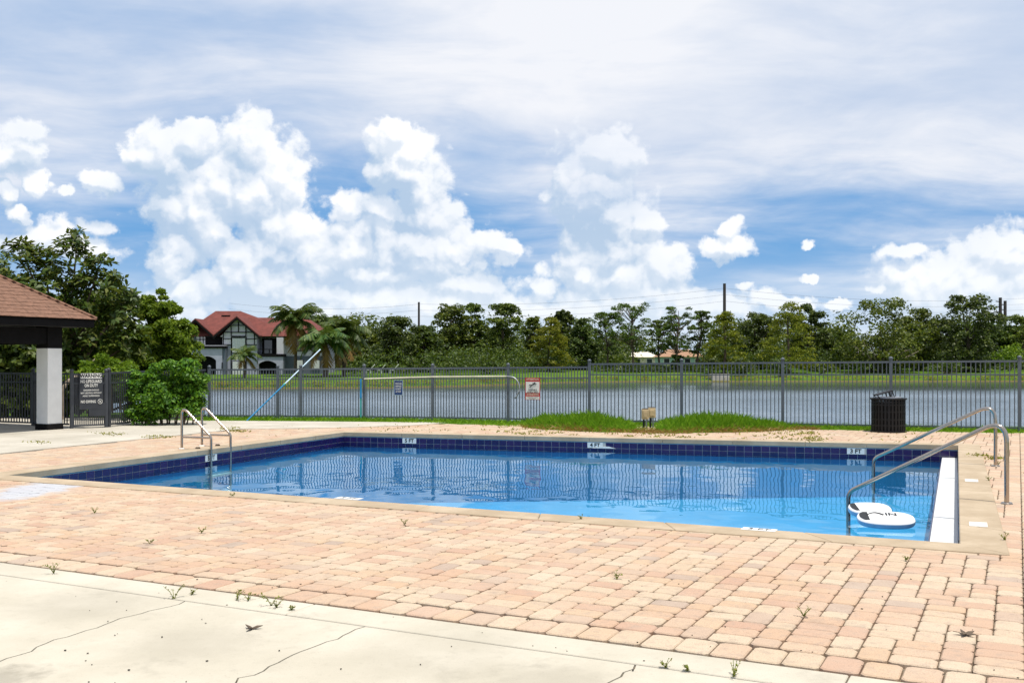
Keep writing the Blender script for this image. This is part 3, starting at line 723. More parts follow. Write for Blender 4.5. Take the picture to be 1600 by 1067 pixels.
# the run left of the tall post keeps its lower top
def run(i0, i1, cnt, root):
    tt = []; mm = []
    for i in range(i0, i1 + 1):
        px = FEN[i][0]; p = FL[i]
        if i1 <= 6: hh = tz(LT(px), p); tt.append((hh, hh)); hm = tz(LM(px), p); mm.append((hm, hm))
        else: hh = tz(RT(px), p); tt.append((hh, hh)); hm = tz(RM(px), p); mm.append((hm, hm))
    fence_run(root, FL[i0:i1 + 1], tt, mm, cnt, M['fence'], drop_post=((len(tt) - 1,) if i1 == 6 else ()))
run(0, 6, [23, 8, 22, 24, 26, 27], lake_fence)
run(6, 11, [24, 25, 25, 26, 26], lake_fence)
side_fence = empty('fence', Wd(170, 668), 'shaded grey picket fence running behind the leafy hedge on the left', 'fence')
sp_ = [Wd(170, 668), Wd(235, 660.8), FL[0] - Vector((.05, .1, 0))]
hs_ = [tz(583, sp_[0]), tz(580, sp_[1]), tz(578, sp_[2])]
fence_run(side_fence, sp_, [(h_, h_) for h_ in hs_], [(h_ - .22, h_ - .22) for h_ in hs_], [20, 24], M['fence_shaded'], drop_post=(2,))
# gate with its sign
gate = empty('gate', Wd(111, 670.5), 'grey metal gate with dark backing left of the hedge, carrying a warning sign', 'gate')
g0, g1 = Wd(112, 670.5), Wd(166, 668.3); gh = tz(585, g0)
fence_run(gate, [g0, g1], [(gh, gh)] * 2, [(gh - .2, gh - .2)] * 2, [16], M['fence_shaded'])
Mg = frame_of(g1 - g0, UP); gn = Vector((Mg.col[1])) ; gn = gn if gn.y < 0 else -gn
MB().box((g0 + g1) / 2 + UP * (gh - .37) - gn * .02, ((g1 - g0).length - .08, .006, .62), Mg).build('backing_sheet', M['sheet'], gate)
MB().box(lerp(g0, g1, .72) + UP * .42 + gn * .03, (.36, .03, .30), Mg).build('latch_box', M['sheet'], gate)
back_fence = empty('fence', Wd(20, 668), 'dark picket fence in the shade behind the pavilion column', 'fence')
bp_ = [Wd(109, 668), Wd(52, 665.5), Wd(-60, 661), Wd(-190, 656)]
fence_run(back_fence, bp_, [(1.2, 1.2)] * 4, [(1.0, 1.0)] * 4, [13, 26, 30], M['fence_shaded'], drop_post=(0,))

# ------------------------------------------------------------------ signs
rr_ = (FL[5] - FL[4]).normalized(); fn = Vector((rr_.y, -rr_.x, 0))
def sign_at(px, py0, py1, w, label, cat, r=None, depth=.06, foot=None):
    i = max(j for j in range(len(FEN)) if FEN[j][0] <= px); k = (px - 800) / FP
    a, b = FL[i], FL[i + 1]; d = b - a; t_ = (k * a.y - a.x) / (d.x - k * d.y); p = a + d * t_ + fn * depth
    z0, z1 = Zat(py1, p.y), Zat(py0, p.y); c = Vector((p.x, p.y, (z0 + z1) / 2))
    return c, z1 - z0
c, hh = sign_at(624, 594, 617.5, 0, '', '')
sg = empty('sign', c, 'small blue sign with white capitals hung on the fence below the pole', 'sign')
M3 = frame_of(rr_, fn); wv = .215
def plate(root, name, c, w, h, th, m, off): 
    return MB().box(c + fn * off, (w, h, th), M3).build(name, m, root)
plate(sg, 'border', c, wv + .03, hh, .004, M['pale_blue'], 0); plate(sg, 'panel', c, wv + .005, hh - .022, .004, M['navy'], .003)
for i, w_ in enumerate(('RESCUE', 'DEVICE', 'IS NOT', 'A TOY')):
    text('lettering', w_, .062, c + UP * (.105 - i * .068) + fn * .0075, M3, M['white'], sg, .0015, .78)
c, hh = sign_at(833.2, 590, 624.5, 0, '', '')
sg = empty('sign', c, 'red and white sign with a slipping figure on the fence near the hook', 'sign')
ww = .375
plate(sg, 'border', c, ww, hh, .004, M['red'], 0); plate(sg, 'panel', c + UP * .035, ww - .035, hh * .50, .004, M['white'], .003)
plate(sg, 'lower_panel', c - UP * hh * .415, ww - .035, hh * .13, .004, M['white'], .003)
text('lettering', 'ATTENTION', .07, c + UP * hh * .42 + fn * .0075, M3, M['ivory'], sg, .001, .80)
text('lettering', 'SLIPPERY', .062, c - UP * hh * .06 + fn * .0075, M3, M['black'], sg, .001, .9)
text('lettering', 'WHEN WET', .062, c - UP * hh * .155 + fn * .0075, M3, M['black'], sg, .001, .82)
text('lettering', 'ATENCIÓN', .07, c - UP * hh * .27 + fn * .0075, M3, M['ivory'], sg, .001, .86)
text('lettering', 'RESBALADIZO CUANDO', .028, c - UP * hh * .39 + fn * .0075, M3, M['black'], sg, 0, .9)
text('lettering', 'ESTÁ MOJADO', .028, c - UP * hh * .44 + fn * .0075, M3, M['black'], sg, 0, .9)
pc = c + UP * hh * .17 + fn * .009
def lp(x, y): return pc + rr_ * x + UP * y
fg = MB()
for pts, r_ in (([(-.03, -.01), (.035, .03)], .014), ([(-.03, -.01), (-.06, .012), (-.085, -.005)], .009), ([(-.03, -.01), (-.05, -.04), (-.07, -.055)], .009), ([(.03, .03), (.07, .015), (.095, .03)], .007), ([(.02, .03), (.01, .06)], .007)):
    fg.tube([lp(*q) for q in pts], r_, 6)
fg.tube([lp(.055, .05) - fn * .004, lp(.055, .05) + fn * .004], .017, 10)
fg.build('slipping_figure', M['black'], sg)
# warning sign on the gate
cg_ = (g0 + g1) / 2 + gn * .045; z0, z1 = Zat(640, g0.y), Zat(583.2, g0.y); cg_.z = (z0 + z1) / 2; hw = z1 - z0
cg_ = lerp(g0, g1, .54) + gn * .045; cg_.z = (z0 + z1) / 2
sg = empty('sign', cg_, 'dark warning sign with white lettering fixed to the gate', 'sign')
M3g = frame_of(g1 - g0, gn)
MB().box(cg_, (.50, hw, .006), M3g).build('panel', M['sheet'], sg)
MB().box(cg_ + UP * (hw * .425) + gn * .005, (.45, .115, .004), M3g).build('header', M['white'], sg)
for (tx, yy, sz, mm, sx, bo) in (('WARNING', .425, .115, 'black', .84, .004), ('NO LIFEGUARD', .27, .095, 'white', .68, .002), ('ON DUTY', .155, .095, 'white', .66, .002), ('CHILDREN SHOULD', .03, .045, 'white', .82, .001), ('NOT USE POOL WITHOUT', -.05, .045, 'white', .82, .001), ('ADULT SUPERVISION', -.13, .045, 'white', .84, .001)):
    text('lettering', tx, sz, cg_ + UP * (hw * yy) + gn * (.0085 if mm == 'black' else .005), M3g, M[mm], sg, bo, sx)
rg = (g1 - g0).normalized()
text('lettering', 'NO DIVING', .085, cg_ - rg * .06 - UP * (hw * .29) + gn * .005, M3g, M['white'], sg, .002, .72)
cc_ = cg_ + rg * .19 - UP * (hw * .29) + gn * .008; k = MB()
k.tube([cc_ + (rg * math.cos(a) + UP * math.sin(a)) * .048 for a in [2 * math.pi * i / 20 for i in range(21)]], .005, 5, False)
k.tube([cc_ - rg * .034 + UP * .034, cc_ + rg * .034 - UP * .034], .004, 5); k.tube([cc_ - rg * .02 - UP * .012, cc_ + rg * .022 + UP * .012], .006, 5)
k.build('no_diving_symbol', M['white'], sg)

# ------------------------------------------------------------------ poles on the fence
p0 = Wd(391, 656.5); p0 = p0 - Vector((0, .35, 0)); fz = 26.0
p1 = at(500.5, 546, 26.35); pj = lerp(p0, p1, .50)
lp_ = empty('pool_pole', p0, 'blue pole with a pale upper half leaning diagonally over the fence', 'pole')
MB().tube([p0, pj], .019, 8).build('lower_tube', M['blue_pole'], lp_); MB().tube([pj, p1], .019, 8).build('upper_tube', M['pale_blue'], lp_)
MB().tube([lerp(p0, p1, .49), lerp(p0, p1, .51)], .026, 8).build('clamp', M['teal'], lp_)
def onf(px, py, off=.075):
    i = max(j for j in range(len(FEN)) if FEN[j][0] <= px); k = (px - 800) / FP; a, b = FL[i], FL[i + 1]; d = b - a
    p = a + d * ((k * a.y - a.x) / (d.x - k * d.y)) + fn * off; p.z = Zat(py, p.y); return p
hk = empty('rescue_hook', onf(570, 591), 'long white pole with a curved hook hung level on the fence', 'rescue hook')
MB().tube([onf(571, 592), onf(676, 588.8), onf(792, 588)], .018, 8).build('shaft', M['ivory'], hk)
MB().tube(smooth([onf(792, 588), onf(806, 589), onf(814, 602), onf(811, 617), onf(807, 621)], .12, 5), .016, 8).build('hook', M['galv'], hk)
bpz = onf(566, 655, .09); bpz.z = 0
bp2 = empty('pool_pole', bpz, 'short blue pole standing upright against a fence post', 'pole')
MB().tube([bpz + UP * .55, Vector((bpz.x, bpz.y, Zat(592, bpz.y)))], .028, 8).build('upper_tube', M['blue_pole'], bp2); MB().tube([bpz, bpz + UP * .55], .022, 8).build('lower_tube', M['teal'], bp2)

# ------------------------------------------------------------------ litter bin
bc = Vector((Xat(1388, 21.35), 21.35, 0)); tb = empty('litter_bin', bc, 'black slotted metal litter bin with a bent lid frame by the fence', 'litter bin')
rb, hb = .335, .70
sm_ = MB().box((0, 0, 0), (.012, .038, .66)); sme = bpy.data.meshes.new('slat'); sme.from_pydata([tuple(v) for v in sm_.V], [], sm_.F); sme.materials.append(M['bin'])
for i in range(30):
    a = 2 * math.pi * i / 30; o = bpy.data.objects.new('slat', sme); C.objects.link(o); o.parent = tb
    o.location = (rb * math.cos(a), rb * math.sin(a), .36); o.rotation_euler = (0, 0, a)
for z, w_, hh_, r_ in ((0.0, .03, .03, rb + .03), (.13, .022, .03, rb + .008), (.26, .022, .022, rb + .008), (.42, .022, .022, rb + .008), (.56, .022, .03, rb + .008), (hb - .02, .06, .03, rb + .035)):
    MB().ring(bc + UP * z, r_, w_, hh_).build('hoop', M['bin'], tb)
MB().tube([bc + UP * .03, bc + UP * .62], [.27, .29], 24).build('liner', M['bin'], tb)
MB().ring(bc + UP * (hb + .01), rb * .8, .12, .025).build('rim', M['galv'], tb)
ba, bb = bc + Vector((-.30, -.05, hb + .07)), bc + Vector((.04, -.05, hb + .17))
MB().box((ba + bb) / 2, ((bb - ba).length, .22, .018), frame_of(bb - ba, UP)).build('lid', M['bin'], tb)
for (q, r) in ((lerp(ba, bb, .05), Vector((.05, 0, -.08))), (lerp(ba, bb, .72), Vector((.05, 0, -.14))), (lerp(ba, bb, .95), Vector((.06, 0, -.16)))):
    for s in (-.1, .1): MB().tube([q + Vector((0, s, 0)), q + Vector((0, s, 0)) + r], .010, 6).build('strut', M['bin'], tb)

# ------------------------------------------------------------------ electrical boxes on posts
def ebox(px, py0, py1, w, Zd, foot, label):
    c = at(px, (py0 + py1) / 2, Zd); hgt = Zat(py0, Zd) - Zat(py1, Zd); e = empty('utility_box', Vector((c.x, c.y, 0)), label, 'utility box', 'beige electrical boxes in the grass')
    MB().box(c, (w, .12, hgt)).build('case', M['beige'], e, .008)
    MB().box(c + Vector((.0, -.066, .0)), (w * .62, .012, hgt * .6)).build('cover', M['beige'], e, .004)
    MB().box(c + Vector((.0, 0, hgt / 2 + .012)), (w * .8, .1, .022)).build('cap', M['bark'], e)
    MB().tube([Vector((c.x - w * .18, c.y, 0)), Vector((c.x - w * .18, c.y, c.z - hgt / 2))], .022, 8).build('post', M['black'], e)
    MB().tube([Vector((c.x + w * .18, c.y, 0)), Vector((c.x + w * .18, c.y, c.z - hgt / 2))], .016, 8).build('conduit', M['galv'], e)
ebox(1008, 639.5, 655, .155, 22.3, 668, 'lower beige electrical box on posts, left of its pair')
ebox(1018.3, 637.5, 652.5, .165, 22.5, 668, 'higher beige electrical box on posts, right of its pair')

# ------------------------------------------------------------------ grass beside the fence
def blades(pts, hgt, wid, seed, lean=.5):
    rs = np.random.RandomState(seed); n = len(pts); P_ = np.asarray(pts, np.float32); a = rs.rand(n) * 6.283; l = rs.rand(n) * lean
    h_ = hgt * (.5 + .8 * rs.rand(n)); w_ = wid * (.6 + .8 * rs.rand(n)); b = rs.rand(n) * 6.283
    side = np.stack([np.cos(b) * w_, np.sin(b) * w_, 0 * b], 1); tip = np.stack([np.cos(a) * l * h_, np.sin(a) * l * h_, h_], 1)
    mid = tip * np.array([.4, .4, .6])
    Vv = np.stack([P_ - side * .5, P_ + side * .5, P_ + mid + side * .35, P_ + tip], 1).reshape(-1, 3)
    return Vv, np.arange(4 * n).reshape(n, 4)
def mound_h(px, t):                        # crest height of the grass mound along the fence
    k = interp(px, [(815, 0), (850, .09), (930, .13), (980, .06), (995, .01), (1030, .01), (1042, .07), (1100, .13), (1150, .12), (1210, .06), (1265, 0)])
    return k * math.sin(math.pi * min(1, max(0, t)) ** .8) 
rs = random.Random(3); gp = []; mvv = []; mff = []
def strip_edge(px): return interp(px, [(300, 658), (560, 659), (700, 662), (800, 666), (850, 671), (930, 675), (1050, 677), (1180, 674.5), (1250, 670.5), (1400, 673.6), (1620, 677.5), (1850, 682)])
def fence_row(px): return interp(px, FEN)
cols = list(range(300, 1850, 8)); NR = 7
for i, px in enumerate(cols):
    for j in range(NR + 1):
        t_ = j / NR; a = Wd(px, strip_edge(px)); b = Wd(px, fence_row(px)) + Vector((0, .9, 0)); p = lerp(a, b, t_); mvv.append((p.x, p.y, mound_h(px, t_) - .012 if t_ < 1 else -.05))
for i in range(len(cols) - 1):
    for j in range(NR): q = i * (NR + 1) + j; mff.append((q, q + NR + 1, q + NR + 2, q + 1))
tag(link('grass_verge', npmesh('grass_verge', mvv, mff, True), M['lawn']), kind='structure')
for k in range(150000):
    px = rs.uniform(300, 1840); t_ = rs.random(); a = Wd(px, strip_edge(px)); b = Wd(px, fence_row(px)) + Vector((0, .7, 0)); p = lerp(a, b, t_); mh = mound_h(px, .5)
    if rs.random() > (.22 + mh * 9) * (.55 + .9 * abs(math.sin(px * .043) * math.sin(px * .017 + t_ * 3))) or (996 < px < 1028 and t_ < .75 and rs.random() < .8): continue
    gp.append((p.x, p.y, mound_h(px, t_) - .02))
hm = np.array([(.055 + .75 * max(0, q[2])) * rs.choice((.6, .9, 1, 1.3, 1.7)) for q in gp])
Vv, Ff = blades(gp, .10, .009, 4, 1.5)
Vv = Vv.reshape(-1, 4, 3); basez = np.array(gp)[:, 2][:, None]; Vv[:, :, 2] = basez + (Vv[:, :, 2] - basez) * (hm / .07)[:, None] * .8
tag(link('grass', npmesh('grass', Vv.reshape(-1, 3), Ff), M['grass']), kind='stuff')
dp = []
for k in range(5000):                      # dry runners along the ragged front of the verge
    px = rs.uniform(815, 1275); t_ = abs(rs.gauss(0, .10)); a = Wd(px, strip_edge(px)); b = Wd(px, fence_row(px)) + Vector((0, .7, 0)); p = lerp(a, b, t_) - Vector((0, max(0, rs.gauss(.05, .12)), 0))
    if rs.random() < .35 + .65 * abs(math.sin(px * .051) * math.sin(px * .023)): dp.append((p.x, p.y, mound_h(px, t_) - .01))
Vv, Ff = blades(dp, .07, .010, 15, 2.2); tag(link('dry_grass', npmesh('dry_grass', Vv, Ff), M['palm_dry']), kind='stuff')
# weedy moss in the far joints
mp = []
for k in range(9500):
    px = rs.gauss(980, 200); py = rs.uniform(664, 694)
    if not (330 < px < 1500): continue
    p = Wd(px, py)
    if inside(p, offs(COPO, .0)): continue
    if math.sin(px * .11) * math.sin(py * .9 + px * .017) + math.sin(px * .031 + 1) * .5 + rs.gauss(0, .25) < .42: continue
    mp.append((p.x, p.y, -.005))
for (px, py) in ((165, 678), (180, 679.5), (250, 683), (235, 683.2), (355, 671.5), (362, 669), (372, 674), (1270, 685), (1275, 689), (1530, 712), (1555, 716), (60, 692), (1262, 677)):
    for k in range(60):
        p = Wd(px + rs.gauss(0, 9), py + rs.gauss(0, 1.0)); mp.append((p.x, p.y, 0))
Vv, Ff = blades(mp, .035, .03, 9, 1.6); tag(link('moss', npmesh('moss', Vv, Ff), M['moss']), kind='stuff')

# ------------------------------------------------------------------ foliage and trees
def leaves(centers, radii, counts, size, seed, flat=1.0, droop=0.0, wide=.5, inner=.35):
    rs = np.random.RandomState(seed); VV = []
    for (c, r, n) in zip(centers, radii, counts):
        n = int(n); d = rs.normal(size=(n, 3)); d /= np.linalg.norm(d, axis=1)[:, None]; d[:, 2] = np.where(d[:, 2] < -.35, -d[:, 2], d[:, 2])
        rad = (inner + (1 - inner) * rs.rand(n) ** .5)[:, None]
        rr = np.asarray(r if hasattr(r, '__len__') else (r, r, r * flat), float)
        p = np.asarray(c)[None] + d * rad * rr[None]
        nn = d * .7 + rs.normal(size=(n, 3)) * .55 + np.array([0, 0, .35]); nn /= np.linalg.norm(nn, axis=1)[:, None]
        a = np.cross(nn, rs.normal(size=(n, 3))); a[:, 2] -= droop; a /= np.linalg.norm(a, axis=1)[:, None]; b = np.cross(nn, a)
        L = (size * (.6 + .8 * rs.rand(n)))[:, None]; Wl = L * wide
        VV.append(np.stack([p - a * L * .5, p + b * Wl * .5 - a * L * .05, p + a * L * .5, p - b * Wl * .5 - a * L * .05], 1))
    Vv = np.concatenate(VV).reshape(-1, 3); return Vv, np.arange(len(Vv)).reshape(-1, 4)
def tree(px, top, hw_px, kind, Zd, label, name='tree', group='trees beyond the lake', base=None, seed=0, lean=0):
    X = Xat(px, Zd); gz = ground(X, Zd) if base is None else Zat(base, Zd); Ht = Zat(top, Zd) - gz; hw = hw_px * (1.2 if kind in ('oak', 'dark') else 1.12) / FP * Zd; rs = random.Random(seed * 7 + 1)
    cen = []; rad = []; cnt = []; trunk = MB(); bk = 'bark'
    o0 = Vector((X, Zd, gz)); tip = o0 + Vector((lean * hw, 0, Ht * .9))
    def tr(t_): return lerp(o0, tip, t_) + Vector((math.sin(t_ * 5 + seed) * .15, math.cos(t_ * 4 + seed) * .1, 0))
    if kind in ('oak', 'dark'):
        trunk.tube([tr(i / 6 * .75) - (UP * .2 if i == 0 else Vector()) for i in range(7)], [.30 - .035 * i for i in range(7)], 7)
        n = 118
        for i in range(n):
            t_ = rs.random() ** 1.0; a = rs.random() * 6.283; zz = .03 + .93 * t_; prof = math.sin(math.pi * min(1, max(.0, (zz + .12) / 1.15)) ** 1.2) ** .6
            r_ = hw * prof * rs.uniform(.25, .95); cr = hw * rs.uniform(.16, .28)
            c = o0 + Vector((math.cos(a) * r_ + lean * hw * zz, math.sin(a) * r_ * .9, Ht * zz - cr * .4)); cen.append(c); rad.append((cr, cr, cr * .75)); cnt.append(80)
            if i % 9 == 0: trunk.tube([tr(zz * .55), lerp(tr(zz * .6), c, .5) + UP * .1, c], [.10, .07, .03], 5)
        size, wide, dr = .42, .6, .0
    elif kind == 'pine':
        trunk.tube([tr(i / 8) - (UP * .2 if i == 0 else Vector()) for i in range(9)], [.20 - .020 * i for i in range(9)], 7)
        for i in range(58):
            zz = .24 + .76 * rs.random() ** .8; a = rs.random() * 6.283; prof = (.35 + .65 * math.sin(math.pi * ((zz - .20) / .84)) ** .8); r_ = hw * prof * rs.uniform(.25, 1.0); cr = hw * rs.uniform(.13, .23)
            c = tr(min(1, zz * 1.08)) + Vector((math.cos(a) * r_, math.sin(a) * r_, .3)); cen.append(c); rad.append((cr, cr, cr * .62)); cnt.append(70)
            s_ = tr(max(.3, zz - .10)); trunk.tube([s_, lerp(s_, c, .55) + UP * .05, c], [.07, .05, .02], 4)
        size, wide, dr = .40, .30, .0
    else:                                  # cypress: cone of drooping tiers
        trunk.tube([tr(i / 6 * .95) - (UP * .2 if i == 0 else Vector()) for i in range(7)], [.28 - .038 * i for i in range(7)], 7)
        for i in range(110):
            zz = rs.random() ** 1.15 * .93 + .06; a = rs.random() * 6.283; prof = (1 - zz) ** .55 * min(1, .55 + zz * 2.2); r_ = hw * prof * rs.uniform(.45, .98); cr = hw * rs.uniform(.15, .24)
            c = o0 + Vector((math.cos(a) * r_, math.sin(a) * r_, Ht * zz)); cen.append(c); rad.append((cr, cr, cr * .5)); cnt.append(62)
        size, wide, dr = .40, .38, .5
    root = empty(name, o0, label, 'tree', group)
    tk = trunk.build('trunk', M['bark'], root)
    Vv, Ff = leaves([tuple(c - o0) for c in cen], rad, cnt, size, seed + 11, droop=dr, wide=wide)
    cr_ = link('crown', npmesh('crown', Vv, Ff), M[kind], root); return root
TREES = [(505,488,40,'dark',162,'rounded dark tree showing above the palms right of the red roofed house'),
 (548,497,22,'oak',172,'mid green tree just behind the right palm'),
 (572,508,26,'oak',160,'low rounded tree right of the palms, over the white chairs'),
 (617,492,36,'dark',152,'broad dome shaped dark tree left of the thin far pole'),
 (660,507,32,'dark',156,'low spreading dark tree in front of the thin far pole'),
 (704,471,32,'oak',166,'tall leafy tree with a narrow top, first right of the thin pole'),
 (738,471,24,'oak',168,'tall open crowned tree with sky showing through, above the hook'),
 (787,470,32,'oak',164,'tall dense tree with a pointed top left of the red sign'),
 (833,492,17,'oak',176,'small thin topped tree between two larger ones above the red sign'),
 (858,497,40,'cypress',158,'yellow green feathery cypress above the red sign'),
 (880,480,18,'dark',176,'dark small headed tree behind the feathery cypress'),
 (908,494,24,'dark',168,'dense dark tree left of the pines'),
 (948,486,30,'pine',164,'leafy pine with one dark trunk, leftmost of the pines'),
 (988,469,36,'pine',160,'tallest open pine with twin trunks above the utility boxes'),
 (1030,498,24,'pine',166,'short pine in front of the orange roof, left part'),
 (1059,475,30,'pine',160,'tall airy pine in front of the orange roofed house'),
 (1089,482,22,'pine',163,'slender pine leaning right beside the orange roof'),
 (1132,489,37,'cypress',156,'yellow green cypress at the foot of the tall dark pole'),
 (1180,486,36,'dark',172,'dark tree between the two yellow green cypresses'),
 (1232,475,50,'cypress',157,'large golden green cypress, widest of the cypresses'),
 (1262,471,30,'dark',172,'dark tree rising behind the right side of the golden cypress'),
 (1302,512,34,'oak',176,'low tree between the golden cypress and the great oak'),
 (1375,466,62,'oak',160,'great spreading oak with pale twisting limbs'),
 (1432,480,34,'oak',166,'oak beside the great one, on its right'),
 (1470,494,30,'dark',176,'low dark tree left of the bushy pine'),
 (1512,457,44,'dark',162,'tall bushy dark pine above the nearest handrail'),
 (1555,500,28,'dark',178,'dark tree in front of the double poles'),
 (1597,490,34,'oak',176,'tree cut by the right edge of the photo'),
 (1660,486,40,'oak',170,'oak standing past the right edge')]
for i, (px, top, hw, kd, Zd, lb) in enumerate(TREES):
    nm = {'oak': 'oak_tree', 'dark': 'broadleaf_tree', 'pine': 'pine_tree', 'cypress': 'cypress_tree'}[kd]
    if i == len(TREES) - 1: continue
    t_ = tree(px, top, hw, kd, Zd, lb, nm, 'trees beyond the lake', None, i + 1, .3 if px == 1089 else 0)
    if px == 1375:
        m = MB(); o0 = Vector(t_.location); r2 = random.Random(9)
        for k in range(9):
            a = lerp(-1, 1, k / 8); m.tube([o0 + UP * .3, o0 + Vector((a * 1.6, -1.2, 1.6)), o0 + Vector((a * 3.6, -2.6, 2.2 + r2.random() * 1.4)), o0 + Vector((a * 5.2, -3.6, 3.4 + r2.random() * 1.8))], [.28, .2, .14, .05], 6)
        m.build('limbs', M['bark_pale'], t_)
# far-off wood closing the view between the trunks
cen = []; rad = []; cnt = []; r2 = random.Random(21)
for k in range(1150):
    px = r2.uniform(-300, 1900); Zd = r2.uniform(180, 270); hgt = (r2.uniform(4.0, 9.8) if px > 540 else 6) * (.62 if 925 < px < 1110 else 1); X = Xat(px, Zd)
    if 1028 < px < 1104 or 634 < px < 682 or 985 < px < 1028 or 1318 < px < 1376: Zd = r2.uniform(262, 310); hgt = r2.uniform(6, 9)
    for zz in (.3, .65, .95): cen.append((X + r2.uniform(-2, 2), Zd, hgt * zz)); rad.append((3.4, 2.6, 1.6)); cnt.append(40)
Vv, Ff = leaves(cen, rad, cnt, .70, 5); tag(link('distant_woods', npmesh('distant_woods', Vv, Ff), M['dark']), kind='stuff')
# rank growth at the foot of the trees, along the water
cen = []; rad = []; cnt = []; r2 = random.Random(33)
for k in range(800):
    px = r2.choice((r2.uniform(545, 930), r2.uniform(700, 900), r2.uniform(1105, 1300), r2.uniform(1320, 1660), r2.uniform(930, 1105)))
    low = 930 < px < 1105; Zd = shore(px) + (r2.uniform(16, 34) if px > 930 else r2.uniform(24, 46)); X = Xat(px, Zd); hgt = r2.uniform(.7, 4.2) * (.25 if low else 1)
    cen.append((X, Zd, ground(X, Zd) + hgt * .5)); rad.append((1.5, 1.1, hgt * .55)); cnt.append(60)
Vv, Ff = leaves(cen, rad, cnt, .38, 6); tag(link('undergrowth', npmesh('undergrowth', Vv, Ff), M['dark']), kind='stuff')
cen = []; rad = []; cnt = []
for k in range(700):                       # reeds and weeds at the water line
    px = r2.uniform(-100, 1700); Zd = shore(px) + r2.uniform(.4, 1.8); X = Xat(px, Zd); cen.append((X, Zd, ground(X, Zd) + .12)); rad.append((.7, .4, .28)); cnt.append(16)
Vv, Ff = leaves(cen, rad, cnt, .30, 7, wide=.2); tag(link('reeds', npmesh('reeds', Vv, Ff), M['moss']), kind='stuff')
# shrubs on the far bank
def shrub(px, py0, py1, hw, Zd, kind, label, group, n=12, per=70, size=.3, cat='shrub', name='shrub', seed=0, wide=.6):
    X = Xat(px, Zd); zb, zt = Zat(py1, Zd), Zat(py0, Zd); w = hw / FP * Zd; o0 = Vector((X, Zd, zb)); rs = random.Random(seed); cen = []; rad = []
    for i in range(n):
        a = rs.random() * 6.283; t_ = rs.random(); r_ = w * math.sqrt(rs.random()) * (1 - .4 * t_); cr = w * rs.uniform(.28, .42); cen.append((math.cos(a) * r_ * .8, math.sin(a) * r_ * .6, (zt - zb) * (.2 + .68 * t_))); rad.append((cr, cr * .8, min(cr, (zt - zb) * .34)))
    e = empty(name, o0, label, cat, group); Vv, Ff = leaves(cen, rad, [per] * n, size, seed + 3, wide=wide)
    link('foliage', npmesh('foliage', Vv, Ff), M[kind], e); m = MB()
    for i in range(4): m.tube([o0 + Vector((rs.uniform(-.2, .2) * w, 0, -.1)), o0 + Vector(cen[i])], [.03 + w * .012, .015], 5)
    m.build('stem', M['bark'], e); return e
BK = 'shrubs along the far bank'
for i, (px, a, b, hw, Zd, kd, lb) in enumerate([(640, 562, 580, 22, 146, 'dark', 'dark shrub on the far bank above the blue sign'), (700, 566, 581, 26, 150, 'oak', 'low shrub under the tall leafy tree right of the blue sign'),
  (765, 563, 582, 26, 148, 'dark', 'dark shrub on the bank left of the red sign'), (1110, 560, 584, 24, 150, 'dark', 'dark shrub left of the concrete outfall'), (1160, 562, 588, 26, 149, 'dark', 'dark shrub right of the concrete outfall'),
  (1215, 563, 592, 30, 148, 'dark', 'dark shrub in the shade under the golden cypress'), (1285, 566, 583, 30, 153, 'oak', 'shrub right of the golden cypress at the bank'), (1340, 565, 582, 26, 156, 'dark', 'shrub at the left foot of the great oak'),
  (1480, 567, 582, 44, 156, 'dark', 'long low dark shrub under the bushy pine'), (1580, 536, 578, 30, 152, 'feather', 'tall spiky green shrub at the right edge'), (555, 566, 584, 26, 146, 'dark', 'dark shrub under the right palm'), (1060, 553, 578, 13, 160, 'dark', 'round shrub in front of the orange roofed house')]):
    shrub(px, a, b, hw, Zd, kd, lb, BK, 14, 60, .36, seed=i + 40)

# palms
def palm(px, cy, base_y, rad_px, Zd, label, seed, nf=20, dry=5, trunk_r=.2):
    rs = random.Random(seed); top = at(px, cy, Zd); bot = at(px, base_y, Zd); Rl = rad_px / FP * Zd; root = empty('palm_tree', bot, label, 'palm tree', 'palms in front of the red roofed house')
    MB().tube([bot - UP * .2, lerp(bot, top, .4) + Vector((.08, 0, 0)), top], [trunk_r * 1.25, trunk_r, trunk_r * .8], 9).build('trunk', M['bark'], root)
    for dryset, n in ((False, nf), (True, dry)):
        VV = []
        for i in range(n):
            a = 6.283 * (i + rs.random() * .7) / n; el = rs.uniform(.1, 1.4) if not dryset else rs.uniform(-1.0, -.3); L = Rl * rs.uniform(.85, 1.15); h2 = Vector((math.cos(a), math.sin(a), 0)); pts = []; p = top.copy(); e_ = el
            ns = 12
            for k in range(ns + 1):
                pts.append(p.copy()); p = p + (h2 * math.cos(e_) + UP * math.sin(e_)) * (L / ns); e_ -= (.14 if not dryset else .09)
            for k in range(1, ns):
                tdir = (pts[k + 1] - pts[k]).normalized(); sd = tdir.cross(UP); sd = sd.normalized() if sd.length > .05 else h2.cross(UP)
                for q in range(2):
                    pb = lerp(pts[k], pts[k + 1], q / 2)
                    for s in (-1, 1):
                        ll = L * .34 * math.sin(math.pi * (.12 + .85 * (k + q / 2) / ns)) * rs.uniform(.8, 1.15); dd = (sd * s * .8 + tdir * .55 - UP * rs.uniform(.35, .8)).normalized(); wv = tdir * (L * .014 + .05)
                        VV.append([pb - wv, pb + wv, pb + dd * ll + wv * .4, pb + dd * ll - wv * .2])
        Vv = np.array([[tuple(x - bot) for x in q] for q in VV]).reshape(-1, 3)
        link('dry_fronds' if dryset else 'fronds', npmesh('fronds', Vv, np.arange(len(Vv)).reshape(-1, 4)), M['palm_dry' if dryset else 'palm'], root)
palm(461, 503, 588, 50, 134, 'tall slim palm with drooping fronds before the red roof', 1, 34, 6, .20)
